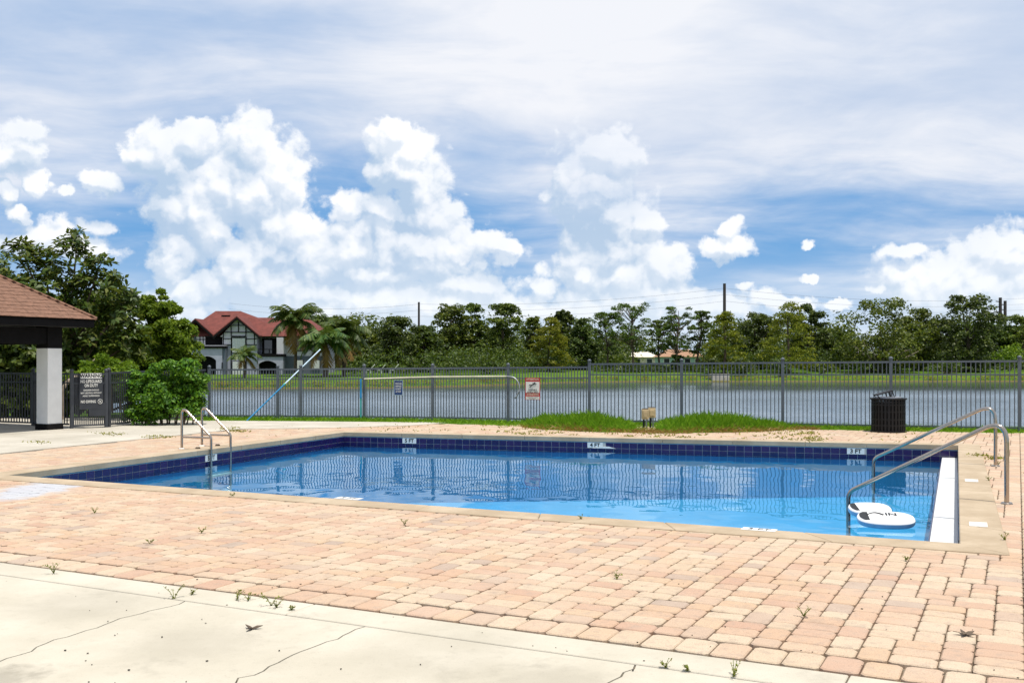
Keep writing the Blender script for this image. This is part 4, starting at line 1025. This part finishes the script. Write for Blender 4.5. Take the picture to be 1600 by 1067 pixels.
palm(508, 533, 590, 50, 132, 'stout palm with yellowing fronds, right end of the house', 2, 34, 5, .34)
palm(537, 522, 588, 52, 136, 'leaning bright palm rightmost of the palms', 3, 30, 4, .25)
palm(381, 555, 591, 30, 128, 'small low palm before the middle gable', 4, 16, 2, .16)

# ------------------------------------------------------------------ red roofed house
HZ = 142.0
def hp(px, py, dep=0): p = at(px, py, HZ); p.y += dep; return p
hb_ = hp(400, 591)
house = empty('house', hb_, 'two storey grey house with red roof and timbered gable across the lake', 'house')
def rect(px0, py0, px1, py1, d0, d1, name, m, parent=None):
    a, b = hp(px0, py1), hp(px1, py0); c = (a + b) / 2; c.y = HZ + (d0 + d1) / 2
    return MB().box(c, (abs(b.x - a.x), d1 - d0, abs(b.z - a.z)), ).build(name, m, parent or house)
def rz(py): return Zat(py, HZ)
EV = rz(524.5)
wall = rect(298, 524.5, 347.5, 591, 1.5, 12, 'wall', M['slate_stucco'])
rect(347.7, 524.5, 401.5, 591, 0, 12, 'wall', M['blue_stucco'])
gbl = MB().extr([hp(344, 526), hp(405.5, 526), hp(372.5, 496.6)], (0, 6, 0)).build('gable_wall', M['stucco'], house)
rect(401.7, 524.5, 500, 591, 2.2, 12, 'wall', M['blue_stucco'])
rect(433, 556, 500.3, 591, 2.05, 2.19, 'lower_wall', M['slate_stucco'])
rect(441, 556.2, 500, 524.5, 2.1, 2.19, 'upper_wall', M['stucco'])
rect(347.9, 524.8, 401.3, 540, -.06, -.01, 'upper_wall', M['stucco'])
# porch with arch, left
def arch_wall(px0, px1, py0, py1, ax0, ax1, atop, asp, dep, name, m):
    n = 12; arc = [(lerp(ax0, ax1, i / n), asp - (asp - atop) * math.sin(math.pi * i / n) ** .8) for i in range(n + 1)]
    mb = MB()
    mb.extr([hp(px0, py1, dep), hp(ax0, py1, dep), hp(ax0, py0, dep), hp(px0, py0, dep)], (0, .3, 0)); mb.extr([hp(ax1, py1, dep), hp(px1, py1, dep), hp(px1, py0, dep), hp(ax1, py0, dep)], (0, .3, 0))
    for i in range(n): (xa, ya), (xb, yb) = arc[i], arc[i + 1]; mb.extr([hp(xa, ya, dep), hp(xb, yb, dep), hp(xb, py0, dep), hp(xa, py0, dep)], (0, .3, 0))
    return mb.build(name, m, house)
arch_wall(303, 351, 543, 591, 313.5, 341.5, 556.5, 563, -1.2, 'porch_wall', M['blue_stucco'])
rect(351.2, 543, 355.6, 591, -1.1, .0, 'porch_side', M['slate_stucco']); rect(301, 540.6, 356, 544.2, -1.4, 1.5, 'porch_roof', M['trim']); rect(301, 539.6, 356, 540.6, -1.3, 1.5, 'porch_coping', M['stucco'])
rect(313, 556, 342, 591, -.2, -.1, 'porch_shade_panel', M['trim'])  # black panel, its colour stands for the shade inside the porch
rect(317, 526, 346, 540, 1.3, 1.48, 'balcony_shade_panel', M['trim'])  # flat black panel on the wall, painted as the balcony's shade
rect(303, 526, 316.5, 540, 1.2, 1.48, 'upper_wall', M['stucco'])
for x in (308, 313): rect(x, 526, x + 1, 540, 1.1, 1.19, 'timber', M['trim'])
rect(303, 529.8, 316.5, 530.8, 1.1, 1.19, 'timber', M['trim'])
# timber frame of the gable
def bar(x0, y0, x1, y1, th=1.1, d=-.10):
    a, b = hp(x0, y0, d), hp(x1, y1, d); MB().box((a + b) / 2, ((b - a).length, .12, th / FP * HZ), frame_of(b - a, (b - a).cross(Vector((0, 1, 0))))).build('timber', M['trim'], house)
for (x0, y0, x1, y1) in ((372.8, 502, 372.8, 518.5), (361.5, 509, 361.5, 525), (384.3, 509, 384.3, 525), (363, 508.4, 384, 508.4), (349, 519, 398, 519), (349, 529.3, 361.5, 529.3), (384.5, 529.3, 402, 529.3), (348.5, 538.6, 362, 538.6), (385, 538.6, 402, 538.6), (349.3, 520, 349.3, 538), (397.8, 520, 397.8, 538), (361.8, 526, 361.8, 587), (385, 526, 385, 587)):
    bar(x0, y0, x1, y1)
bar(362, 526, 384, 526, 2.2)
def window(px0, py0, px1, py1, d, mpane, name='window', bars=2):
    f = rect(px0, py0, px1, py1, d - .10, d, name, M['trim']); 
    rect(px0 + .8, py0 + .8, px1 - .8, py1 - .8, d - .13, d - .105, 'pane', mpane, f)
    for i in range(1, bars): x = lerp(px0, px1, i / bars); rect(x - .25, py0 + .8, x + .25, py1 - .8, d - .16, d - .135, 'mullion', M['white'], f)
window(362.6, 528, 384.2, 551, -.02, M['blind'], bars=3); window(363, 564, 384, 586, -.02, M['blind'], bars=4)
window(456, 562, 469.5, 578, 2.0, M['blind'], bars=3); window(456, 527.5, 470, 548.5, 2.05, M['pane'], bars=2); window(482, 528, 494, 548, 2.05, M['pane'], bars=2)
window(482, 562, 496, 578, 2.0, M['blind'], bars=3)
# balcony and arch on the right
rect(404, 528.5, 430.5, 555, 2.0, 2.18, 'balcony_shade_panel', M['trim']); rect(408, 531, 420, 552, 1.9, 1.99, 'balcony_door', M['pane'])  # first piece is a flat black panel painted as the shade in the opening
rect(430.7, 527, 441, 553, .6, 2.1, 'balcony_wall', M['stucco']); rect(402, 553, 442, 557.2, .3, 2.1, 'balcony_floor', M['trim'])
for x in (403, 411, 420, 429): rect(x, 546, x + .6, 553, .35, .45, 'baluster', M['trim'])
rect(402, 545.2, 431, 546, .3, .5, 'balcony_rail', M['trim'])
arch_wall(401.8, 441, 557.4, 591, 402.8, 431, 563.5, 569, .4, 'arch_wall', M['blue_stucco']); rect(402.5, 563, 431.5, 591, 1.6, 1.7, 'arch_shade_panel', M['trim'])  # black panel behind the arch puts its inner shade into colour
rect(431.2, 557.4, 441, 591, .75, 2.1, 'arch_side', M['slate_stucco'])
# roofs
def roof(pts, faces, name='roof'): return MB().add(pts, faces).build(name, M['red_roof'], house)
xl, xr = hp(276, 0).x, hp(462, 0).x; yb = HZ + 13; yf = HZ + .6; r1, r2_ = hp(337, 0).x, hp(375.5, 0).x; zr = rz(486.0); zE = EV - .05
ym = (yf + yb) / 2; zrr = lerp(H, zr, (ym / HZ))
zrr = H - (486 - Y0) / FP * ym
r1 = Xat(337, ym); r2_ = Xat(375.5, ym)
roof([(xl, yf, zE), (xr, yf, zE), (xr, yb, zE), (xl, yb, zE), (r1, ym, zrr), (r2_, ym, zrr)], [(0, 1, 5, 4), (1, 2, 5), (2, 3, 4, 5), (3, 0, 4), (3, 2, 1, 0)])
ym2 = HZ + 7; z2 = H - (496.3 - Y0) / FP * ym2; xa, xb = Xat(385, ym2), Xat(480, ym2); xr2 = hp(506, 0).x
roof([(hp(400, 0).x, HZ + 1.6, zE + .01), (xr2, HZ + 1.6, zE + .01), (xr2, HZ + 12.4, zE + .01), (hp(400, 0).x, HZ + 12.4, zE + .01), (xa, ym2, z2), (xb, ym2, z2)], [(0, 1, 5, 4), (1, 2, 5), (2, 3, 4, 5), (3, 0, 4), (3, 2, 1, 0)])
def gable_roof(px0, px1, apx, apy, ey, dep0, dep1):
    a, b, c = hp(px0, ey, dep0), hp(px1, ey, dep0), hp(apx, apy, dep0); d = Vector((0, dep1 - dep0, 0)); th = UP * .25
    for (p, q) in ((a, c), (c, b)): MB().extr([p, q, q + th * .6, p + th * .6], d).build('roof', M['red_roof'], house)
    for (p, q) in ((a, c), (c, b)): MB().extr([p - UP * .32, q - UP * .36, q, p], (0, .2, 0)).build('verge_board', M['trim'], house)
gable_roof(335.5, 408, 372.5, 495.8, 525.8, -.9, 7); gable_roof(275, 334.5, 304, 499, 525.8, .2, 7)
rect(433, 524.2, 506, 526.3, 1.4, 1.6, 'fascia', M['trim']); rect(319, 524.6, 337, 526.8, .5, .7, 'fascia', M['trim']); rect(404, 524.2, 434, 526.5, .9, 1.5, 'fascia', M['trim'])
a = Vector((Xat(354, ym - 1), ym - 1.35, zrr - .75)); MB().box(a, (1.25, .3, .16)).build('roof_vent', M['trim'], house)
rect(350.5, 566, 351.6, 576, -1.32, -1.22, 'wall_lamp', M['trim'])

# ------------------------------------------------------------------ other far houses, chairs, poles, outfall
def small_house(px0, px1, y_ridge, y_eave, y_base, Zd, wallm, roofm, label, win=3):
    a, b = at(px0, y_base, Zd), at(px1, y_eave, Zd); e = empty('house', at((px0 + px1) / 2, y_base, Zd), label, 'house'); dpt = 9
    c = (a + b) / 2; c.y += dpt / 2; MB().box(c, (b.x - a.x, dpt, b.z - a.z)).build('wall', wallm, e)
    ov = .6; zr_ = Zat(y_ridge, Zd + dpt / 2); x0, x1, yA, yB, zE_ = a.x - ov, b.x + ov, Zd - ov, Zd + dpt + ov, b.z; ins = min(3.5, (x1 - x0) * .25)
    MB().add([(x0, yA, zE_), (x1, yA, zE_), (x1, yB, zE_), (x0, yB, zE_), (x0 + ins, Zd + dpt / 2, zr_), (x1 - ins, Zd + dpt / 2, zr_)], [(0, 1, 5, 4), (1, 2, 5), (2, 3, 4, 5), (3, 0, 4), (3, 2, 1, 0)]).build('roof', roofm, e)
    for i in range(win):
        x = lerp(a.x, b.x, (i + .6) / (win + .2)); f = MB().box((x, Zd - .05, lerp(a.z, b.z, .55)), (1.5, .1, 1.2)).build('window', M['white'], e); MB().box((x, Zd - .12, lerp(a.z, b.z, .55)), (1.25, .04, .95)).build('pane', M['pane'], f)
small_house(1032, 1100, 546, 557.5, 571, 235, M['mint'], M['orange_roof'], 'low mint walled house with an orange roof between the pine trunks', 4)
small_house(985, 1026, 550, 558, 571, 250, M['cream'], M['cream'], 'pale low house half hidden left of the orange roof', 2)
small_house(638, 678, 562, 566, 574, 240, M['cream'], M['cream'], 'cream coloured low building seen under the trees left of centre', 2)
small_house(1322, 1372, 546, 554.5, 569, 205, M['cream'], M['grey_roof'], 'low house with grey roof behind the great oak', 3)
small_house(1412, 1476, 541, 554, 569, 215, M['slate_stucco'], M['grey_roof'], 'dark house with grey roof right of the great oak', 3)
for i, (px, lb) in enumerate(((576, 'white slanted lawn chair leftmost on the far lawn'), (593, 'white slanted lawn chair in the middle of the three'), (613, 'white slanted lawn chair rightmost of the three'))):
    Zd = 134; b = at(px, 583, Zd); e = empty('lawn_chair', b, lb, 'lawn chair', 'white chairs on the far lawn')
    MB().box(b + Vector((0, 0, .40)), (.65, .6, .06), Matrix.Rotation(R(8), 3, 'Y')).build('seat', M['white'], e)
    MB().box(b + Vector((.48, 0, .78)), (1.0, .58, .06), Matrix.Rotation(R(-48), 3, 'Y')).build('backrest', M['white'], e)
    for sx in (-.28, .28):
        for sy in (-.26, .26): MB().box(b + Vector((sx, sy, .19)), (.06, .06, .4)).build('leg', M['white'], e)
    for sy in (-.32, .32): MB().box(b + Vector((0, sy, .6)), (.7, .1, .05)).build('armrest', M['white'], e)
def upole(px, ytop, Zd, w, label, arms=0):
    X = Xat(px, Zd); zt = Zat(ytop, Zd); e = empty('utility_pole', (X, Zd, 0), label, 'utility pole')
    MB().tube([(X, Zd, -.3), (X, Zd, zt)], [w * 1.2, w], 8).build('post', M['pole_wood'], e)
    for i in range(arms):
        z = zt - .9 - i * 1.1; MB().tube([(X, Zd, z), (X - .95, Zd, z + .12)], .11, 5).build('insulator', M['pole_wood'], e)
    return Vector((X, Zd, zt))
pA = upole(654.5, 472, 200, .20, 'thin distant pole above the trees left of centre'); pB = upole(1132, 443, 190, .27, 'tall dark plain pole beside the golden cypress')
pC = upole(1563, 465, 215, .33, 'taller of the two poles with brackets at the right', 4); pD = upole(1570.5, 470, 222, .33, 'shorter of the two poles with brackets at the right', 4)
WG = 'power lines above the far trees'
def wire(pts, label):
    e = MB(); out = []
    for a, b in zip(pts[:-1], pts[1:]):
        for k in range(14): t_ = k / 14; p = lerp(a, b, t_); p = p - UP * 4 * 1.1 * t_ * (1 - t_); out.append(p)
    out.append(pts[-1]); o = e.tube(out, .02, 4).build('power_line', M['wire']); tag(o, label, 'power line', WG)
for i, dz_ in enumerate((.4, 1.6, 2.8)):
    wire([Vector((-60, 215, 14 - dz_)), pA - UP * dz_, pB - UP * (dz_ + .5), pC - UP * dz_, Vector((190, 190, 22 - dz_ * 1.3))], ['topmost thin power line crossing the lower sky', 'middle thin power line crossing the lower sky', 'lowest thin power line crossing the lower sky'][i])
oc = at(1126, 598, 143.0); of = empty('outfall', oc, 'square pale concrete outfall at the far water edge', 'drain outfall')
MB().box(oc + Vector((0, 1.2, .55)), (2.5, 2.4, 1.2)).build('headwall', M['patio'], of, .04); MB().box(oc + Vector((0, 0.9, 1.19)), (2.8, 1.2, .12)).build('cap', M['slab'], of)
rk = MB(); r3 = random.Random(2)
for i in range(60):
    p = at(r3.choice((r3.uniform(1150, 1215), r3.uniform(890, 925))), 597.2, 143.4 + r3.random() * .6); s = r3.uniform(.15, .4); rk.box(p, (s, s * .8, s * .6), Matrix.Rotation(r3.random() * 3, 3, 'Z') @ Matrix.Rotation(r3.random(), 3, 'X'))
tag(rk.build('rocks', M['rock']), kind='stuff')

# ------------------------------------------------------------------ pavilion on the left
PU = Vector((math.cos(R(-27)), math.sin(R(-27)), 0)); PV = Vector((-PU.y, PU.x, 0)); pc0 = Vector((Xat(77, 21.9), 21.9, 0))
pav = empty('pavilion', pc0, 'open pavilion with brown shingle roof, black trim and a white column', 'pavilion')
def pq(a, b, z=0): return pc0 + PU * a + PV * b + UP * z
Mp = frame_of(PU, UP); LU, LV = 3.0, 4.2
for (a, b) in ((0, 0), (-LU, 0), (0, -LV), (-LU, -LV)):
    c = MB().box(pq(a, b, .95), (.36, .36, 1.62), Mp).build('column', M['white_paint'], pav, .006)
    MB().box(pq(a, b, .07), (.40, .40, .14), Mp).build('column_base', M['trim'], c, .006); MB().box(pq(a, b, 1.99), (.365, .365, .46), Mp).build('column_head', M['trim'], c)
tipz = 2.385; oh = .62
for (c, s) in ((pq(0, -LV / 2, 2.02), (.30, LV - .37, .34)), (pq(-LU, -LV / 2, 2.02), (.30, LV - .37, .34)), (pq(-LU / 2, 0, 2.02), (LU - .37, .30, .34)), (pq(-LU / 2, -LV, 2.02), (LU - .37, .30, .34))): MB().box(c, s, Mp).build('beam', M['trim'], pav)
MB().box(pq(-LU / 2, -LV / 2, 2.235), (LU + 1.16, LV + 1.16, .03), Mp).build('soffit', M['soffit'], pav)
ea = [(oh, oh), (oh, -LV - oh), (-LU - oh, -LV - oh), (-LU - oh, oh)]
for i in range(4):
    a, b = ea[i], ea[(i + 1) % 4]; p, q = pq(*a, 2.30), pq(*b, 2.30); MB().box((p + q) / 2, ((q - p).length + .03, .035, .17), frame_of(q - p, UP)).build('fascia', M['trim'], pav)
sl_ = .66; half = (LU + 2 * oh) / 2; ov = .05
ridge = [(-LU / 2, oh - half), (-LU / 2, -LV - oh + half)]
rzp = tipz + sl_ * half
MB().add([pq(oh + ov, oh + ov, tipz - .02), pq(oh + ov, -LV - oh - ov, tipz - .02), pq(-LU - oh - ov, -LV - oh - ov, tipz - .02), pq(-LU - oh - ov, oh + ov, tipz - .02), pq(*ridge[0], rzp - .02), pq(*ridge[1], rzp - .02)],
    [(1, 0, 4, 5), (0, 3, 4), (3, 2, 5, 4), (2, 1, 5), (0, 1, 2, 3)]).build('roof_deck', M['trim'], pav)
# shingles one by one on the face towards the pool (and the rest of the roof in rows)
rs = random.Random(12); ex = .145; ang = math.atan(sl_); cnt_s = 0; mass = MB()
nrow = int(half / (ex * math.cos(ang)))
def shingle_geo(w): return MB().box((0, 0, 0), (w, ex + .03, .012))
shm = {}
for face in range(4):
    if face == 0: O, ax, up_ = (oh + ov, 0), PV, -PU; ln = (oh + ov, -LV - oh - ov)
    elif face == 1: O, ax, up_ = (-LU - oh - ov, 0), PV, PU; ln = (oh + ov, -LV - oh - ov)
    elif face == 2: O, ax, up_ = (0, oh + ov), PU, -PV; ln = (oh + ov, -LU - oh - ov)
    else: O, ax, up_ = (0, -LV - oh - ov), PU, PV; ln = (oh + ov, -LU - oh - ov)
    slope = (up_ * math.cos(ang) + UP * math.sin(ang)); nr = ax.cross(slope); nr = nr if nr.z > 0 else -nr
    for r_ in range(nrow + 1):
        dd = r_ * ex * math.cos(ang); hi_, lo_ = ln[0] - dd, ln[1] + dd; x = lo_ - rs.random() * .2
        while x < hi_:
            w = rs.choice((.26, .30, .34)); xa_, xb_ = max(x, lo_), min(x + w, hi_); x += w
            if xb_ - xa_ < .04: continue
            xm = (xa_ + xb_) / 2; c = (pq(O[0], xm) if face < 2 else pq(xm, O[1])) + UP * tipz + slope * (r_ * ex + ex / 2) + nr * (.010 + .004 * rs.random())
            tl = Matrix((ax, nr.cross(ax), nr)).transposed() @ Matrix.Rotation(-.05 if nr.cross(ax).dot(slope) > 0 else .05, 3, 'X')
            if face == 0 and cnt_s < 299 and xm > -4.0 and full_w if (full_w := (xb_ - xa_ > w - .01)) else False:
                if w not in shm:
                    g = shingle_geo(w - .006); me = bpy.data.meshes.new('shingle'); me.from_pydata([tuple(v) for v in g.V], [], g.F); me.materials.append(M['shingle']); shm[w] = me
                o = bpy.data.objects.new('shingle', shm[w]); C.objects.link(o); o.parent = pav; o.matrix_local = Matrix.Translation(c - pc0) @ tl.to_4x4(); cnt_s += 1
            else: mass.box(c, (xb_ - xa_ - .006, ex + .03, .012), tl)
o = mass.build('shingle_field', M['shingle'], pav); o['kind'] = 'stuff'
for (cx, cy), (rx_, ry_) in (((oh, oh), ridge[0]), ((oh, -LV - oh), ridge[1])):
    MB().tube([pq(cx + ov, cy + (ov if cy > 0 else -ov), tipz + .02), pq(rx_, ry_, rzp + .03)], .045, 6).build('hip_cap', M['shingle'], pav)
MB().prism([pq(.5, .5), pq(-LU - .6, .5), pq(-LU - .6, -LV - .6), pq(.5, -LV - .6)][::1], -.05, .016).build('floor', M['patio'], pav)

# ------------------------------------------------------------------ magnolia and neighbours on the left
def magnolia():
    Zd = 27.0; s = Zd / FP; rs = np.random.RandomState(4); o0 = at(95, 650, Zd); root = empty('magnolia_tree', o0, 'large magnolia with glossy rosettes of leaves behind the pavilion', 'tree')
    clumps = [(20, 425, 48, 45), (-40, 440, 60, 60), (112, 420, 42, 52), (62, 470, 70, 60), (150, 462, 48, 48), (182, 498, 38, 38), (128, 515, 60, 45), (80, 545, 80, 45), (205, 535, 30, 35), (170, 552, 45, 35), (20, 540, 70, 60), (-60, 520, 60, 70), (120, 380, 16, 24), (36, 396, 18, 18), (155, 418, 16, 18), (180, 440, 16, 14), (203, 466, 14, 20), (70, 408, 22, 20)]
    VV = []; br = MB(); hub = at(100, 575, Zd)
    for (px, py, rx, ry) in clumps:
        c = at(px, py, Zd); area = rx * ry; n = int(area * .026 + 5)
        br.tube([o0 + Vector((rs.uniform(-.15, .15), 0, -.1)), lerp(o0, hub, .7) + Vector((rs.uniform(-.4, .4), rs.uniform(-.3, .3), 0)), lerp(hub, c, .5) + Vector((rs.uniform(-.2, .2), rs.uniform(-.2, .2), -.1)), c], [.07, .055, .04, .012], 6)
        for k in range(n):
            d = rs.normal(size=3); d /= np.linalg.norm(d); rr = .55 + .45 * rs.rand()
            p = np.array(c) + d * rr * np.array([rx * s, min(rx * s, 1.0), ry * s]); ax = d * .6 + np.array([0, 0, .8]) + rs.normal(size=3) * .3; ax /= np.linalg.norm(ax)
            t1 = np.cross(ax, rs.normal(size=3)); t1 /= np.linalg.norm(t1); t2 = np.cross(ax, t1); m = rs.randint(8, 13)
            for i in range(m):
                a = 6.283 * i / m + rs.rand() * .5; el = rs.uniform(-.35, .75); dr = (t1 * math.cos(a) + t2 * math.sin(a)) * math.cos(el) + ax * math.sin(el); L = rs.uniform(.15, .25); sd = np.cross(dr, ax); sd /= np.linalg.norm(sd) + 1e-6
                up2 = np.cross(sd, dr); b = p + dr * .02 + ax * (i * .010)
                VV.append([b, b + dr * L * .5 + sd * L * .21 + up2 * .015, b + dr * L - up2 * .02, b + dr * L * .5 - sd * L * .21 + up2 * .015])
    br.build('trunk', M['bark'], root); Vv = np.array(VV).reshape(-1, 3) - np.array(o0); link('crown', npmesh('crown', Vv, np.arange(len(Vv)).reshape(-1, 4)), M['magnolia'], root)
    m = MB(); a = at(98, 655, 24.6); m.tube([a, at(96, 610, 24.6), at(106, 596, 24.7), at(124, 585, 25.2), at(150, 560, 26)], [.06, .055, .05, .045, .02], 7); m.build('limb', M['bark_pale'], root)
magnolia()
def clump_tree(name, label, Zd, base, clumps, m, size, dens, group=None, wide=.4, droop=.4, cat='tree', dep=.8, seed=1):
    s = Zd / FP; o0 = at(*base, Zd); root = empty(name, o0, label, cat, group); cen = []; rad = []; cnt = []; tr = MB(); rs = random.Random(seed)
    for (px, py, rx, ry) in clumps:
        c = at(px, py, Zd)
        ft = Vector((lerp(o0.x, c.x, .72), Zd + rs.uniform(-.3, .3), o0.z - .1)) if cat != 'tree' else o0 + Vector((rs.uniform(-.2, .2), 0, -.1))
        tr.tube([ft, lerp(ft, c, .5) + Vector((rs.uniform(-.1, .1), 0, 0)), c], [.05, .03, .012] if cat == 'tree' else [.022, .016, .008], 5)
        for k in range(max(4, int(rx * ry / 45))):
            d = Vector((rs.gauss(0, 1), rs.gauss(0, 1), rs.gauss(0, 1))).normalized(); r_ = rs.uniform(.35, .85)
            q = c + Vector((d.x * rx * s * r_, d.y * min(rx * s, dep) * r_, d.z * ry * s * r_)) - o0; cr = rs.uniform(.16, .30) * (1.2 if rx > 30 else .8); cen.append(tuple(q)); rad.append((cr, cr, cr * .7)); cnt.append(dens)
    tr.build('trunk', M['bark'], root); Vv, Ff = leaves(cen, rad, cnt, size, seed + 5, wide=wide, droop=droop); link('crown' if cat == 'tree' else 'foliage', npmesh('crown', Vv, Ff), M[m], root); return root
clump_tree('cypress_tree', 'bright feathery green tree between the magnolia and the red roof', 28.5, (250, 655), [(245, 468, 20, 18), (232, 490, 26, 22), (258, 492, 28, 24), (250, 520, 48, 30), (225, 530, 36, 34), (288, 515, 20, 18), (280, 545, 36, 28), (235, 565, 60, 28), (195, 560, 40, 28), (300, 570, 22, 20), (250, 600, 60, 30)], 'feather', .13, 130, seed=2)
clump_tree('shrub', 'olive green shrub behind the gate top under the magnolia', 25.4, (170, 640), [(140, 580, 22, 12), (165, 572, 26, 16), (190, 575, 26, 16), (175, 592, 40, 16), (120, 592, 25, 14)], 'feather', .10, 110, cat='shrub', seed=3)
clump_tree('shrub', 'dark dense shrub behind the picket fence and the column', 26.6, (20, 655), [(-60, 560, 70, 50), (10, 560, 60, 50), (70, 570, 50, 40), (120, 600, 40, 35), (10, 620, 70, 35), (-80, 620, 60, 40), (80, 630, 50, 25), (150, 620, 40, 25), (190, 610, 30, 25)], 'dark', .16, 110, cat='shrub', wide=.6, droop=0, seed=4)
clump_tree('broadleaf_tree', 'dark leafy tree mass behind the magnolia, filling the left background', 31, (120, 655), [(150, 520, 60, 50), (60, 500, 80, 60), (210, 560, 50, 45), (110, 590, 90, 45), (-60, 510, 90, 80), (160, 480, 36, 30), (270, 600, 40, 40), (20, 590, 80, 50)], 'oak', .20, 120, wide=.6, droop=0, dep=1.6, seed=8)
hedge = clump_tree('hedge', 'leafy bright green hedge bush on the left before the fence corner', 23.6, (255, 663), [(215, 600, 26, 18), (245, 588, 30, 16), (280, 580, 30, 15), (300, 585, 24, 18), (225, 620, 30, 24), (262, 612, 38, 24), (300, 612, 24, 26), (240, 642, 34, 16), (285, 640, 30, 16), (206, 632, 14, 18), (316, 600, 10, 20), (262, 572, 20, 6), (300, 570, 16, 6), (200, 610, 14, 20), (230, 650, 34, 12), (300, 640, 22, 20), (262, 630, 44, 22)], 'bush', .085, 150, cat='hedge', wide=.5, droop=0, dep=.55, seed=5)

# ------------------------------------------------------------------ weeds and litter on the paving
WEEDS = [(84, 893, .13, 'weed in the kerb joint at the far left of the walk'), (272, 932, .12, 'weed where the left crack meets the kerb'), (300, 926, .05, 'tiny weed just right of the left crack'), (370, 935, .10, 'weed in the kerb joint left of a leaning sprig'), (388, 935, .09, 'leaning sprig in the kerb joint between two weeds'),
 (424, 943, .13, 'tallest weed of the cluster along the kerb joint'), (432, 946, .08, 'low weed right of the tallest kerb weed'), (455, 950, .05, 'flat weed by the short kerb crack'), (1147, 1053, .10, 'slender weed at the kerb, near right'), (1075, 1044, .05, 'flat green weed in the kerb joint near right'), (1040, 1039, .05, 'flat weed left of the near right weeds'),
 (234, 850, .06, 'small green weed among the pavers, left'), (148, 802, .08, 'weed among the pavers below the blue stain'), (1415, 876, .05, 'flat weed among pavers below the floats'), (1256, 964, .08, 'brown weed among pavers, near right'), (964, 905, .07, 'dry weed among pavers, middle'), (1570, 845, .09, 'green weed at the right coping edge'), (1560, 726, .08, 'weed by the foot of the far handrail'), (1545, 752, .09, 'dry sprig lying over the right coping edge'), (315, 833, .07, 'dry weed among pavers left of middle'), (632, 820, .08, 'thin weed near the pool edge, left of centre'), (908, 812, .06, 'weed at the near pool edge, centre'), (362, 776, .06, 'tuft by the near coping below the ladder')]
for i, (px, py, hg, lb) in enumerate(WEEDS):
    hg *= .75
    r4 = random.Random(i); p = Wd(px, py); p.z = .004 if uv(p)[1] > VE else -.012; e = empty('weed', p, lb, 'weed', 'weeds in the paving joints'); VV = []; st = MB()
    for k in range(5):
        a = r4.random() * 6.283; q = [p, p + Vector((math.cos(a) * hg * .3, math.sin(a) * hg * .3, hg * .5)), p + Vector((math.cos(a) * hg * .75, math.sin(a) * hg * .75, hg * r4.uniform(.5, 1)))]
        st.tube(q, [.0022, .0018, .001], 4)
        for j in range(9):
            t_ = r4.random(); b = lerp(q[0], q[1], t_ * 2) if t_ < .5 else lerp(q[1], q[2], t_ * 2 - 1); d = Vector((r4.gauss(0, 1), r4.gauss(0, 1), r4.gauss(.3, .6))).normalized(); s2 = d.cross(Vector((r4.random(), r4.random(), 1))).normalized(); L = r4.uniform(.008, .02); VV.append([b, b + d * L * .5 + s2 * L * .3, b + d * L, b + d * L * .5 - s2 * L * .3])
    st.build('stem', M['weed'], e); Vv = np.array([[tuple(x - p) for x in q] for q in VV]).reshape(-1, 3); link('foliage', npmesh('foliage', Vv, np.arange(len(Vv)).reshape(-1, 4)), M['weed'], e)
db = MB(); r5 = random.Random(6)
for k in range(95):
    px, py = r5.uniform(0, 1600), 690 + 377 * r5.random() ** .7; p = Wd(px, py)
    if inside(p, offs(POOL, .05)): continue
    s = r5.uniform(.003, .008) if py > 800 else r5.uniform(.007, .016); p.z = .002 if uv(p)[1] > VE else -.009; db.box(p, (s * r5.uniform(.8, 2), s, s * .6), Matrix.Rotation(r5.random() * 3, 3, 'Z'))
tag(db.build('debris', M['debris']), kind='stuff')
for (px, py, lb) in ((393, 979, 'dark curled dry leaf lying on the concrete walk'), (1508, 992, 'brown star shaped dead leaf on the pavers at the right')):
    p = Wd(px, py); p.z = .004 if uv(p)[1] > VE else -.010; m = MB(); n = 5 if px > 1000 else 3
    for k in range(n):
        a = 6.283 * k / n + .3; d = Vector((math.cos(a), math.sin(a), .15)); s2 = Vector((-d.y, d.x, 0)) * .010; m.extr([p + s2, p + d * .03 + s2 * 1.3 + UP * .006, p + d * .062 + UP * .003, p + d * .03 - s2 * 1.3, p - s2], (0, 0, .003))
    o = m.build('dead_leaf', M['bark'], None, 0, p); tag(o, lb, 'leaf')
    me = o.data
    for v in me.vertices: v.co -= Vector((0, 0, 0))
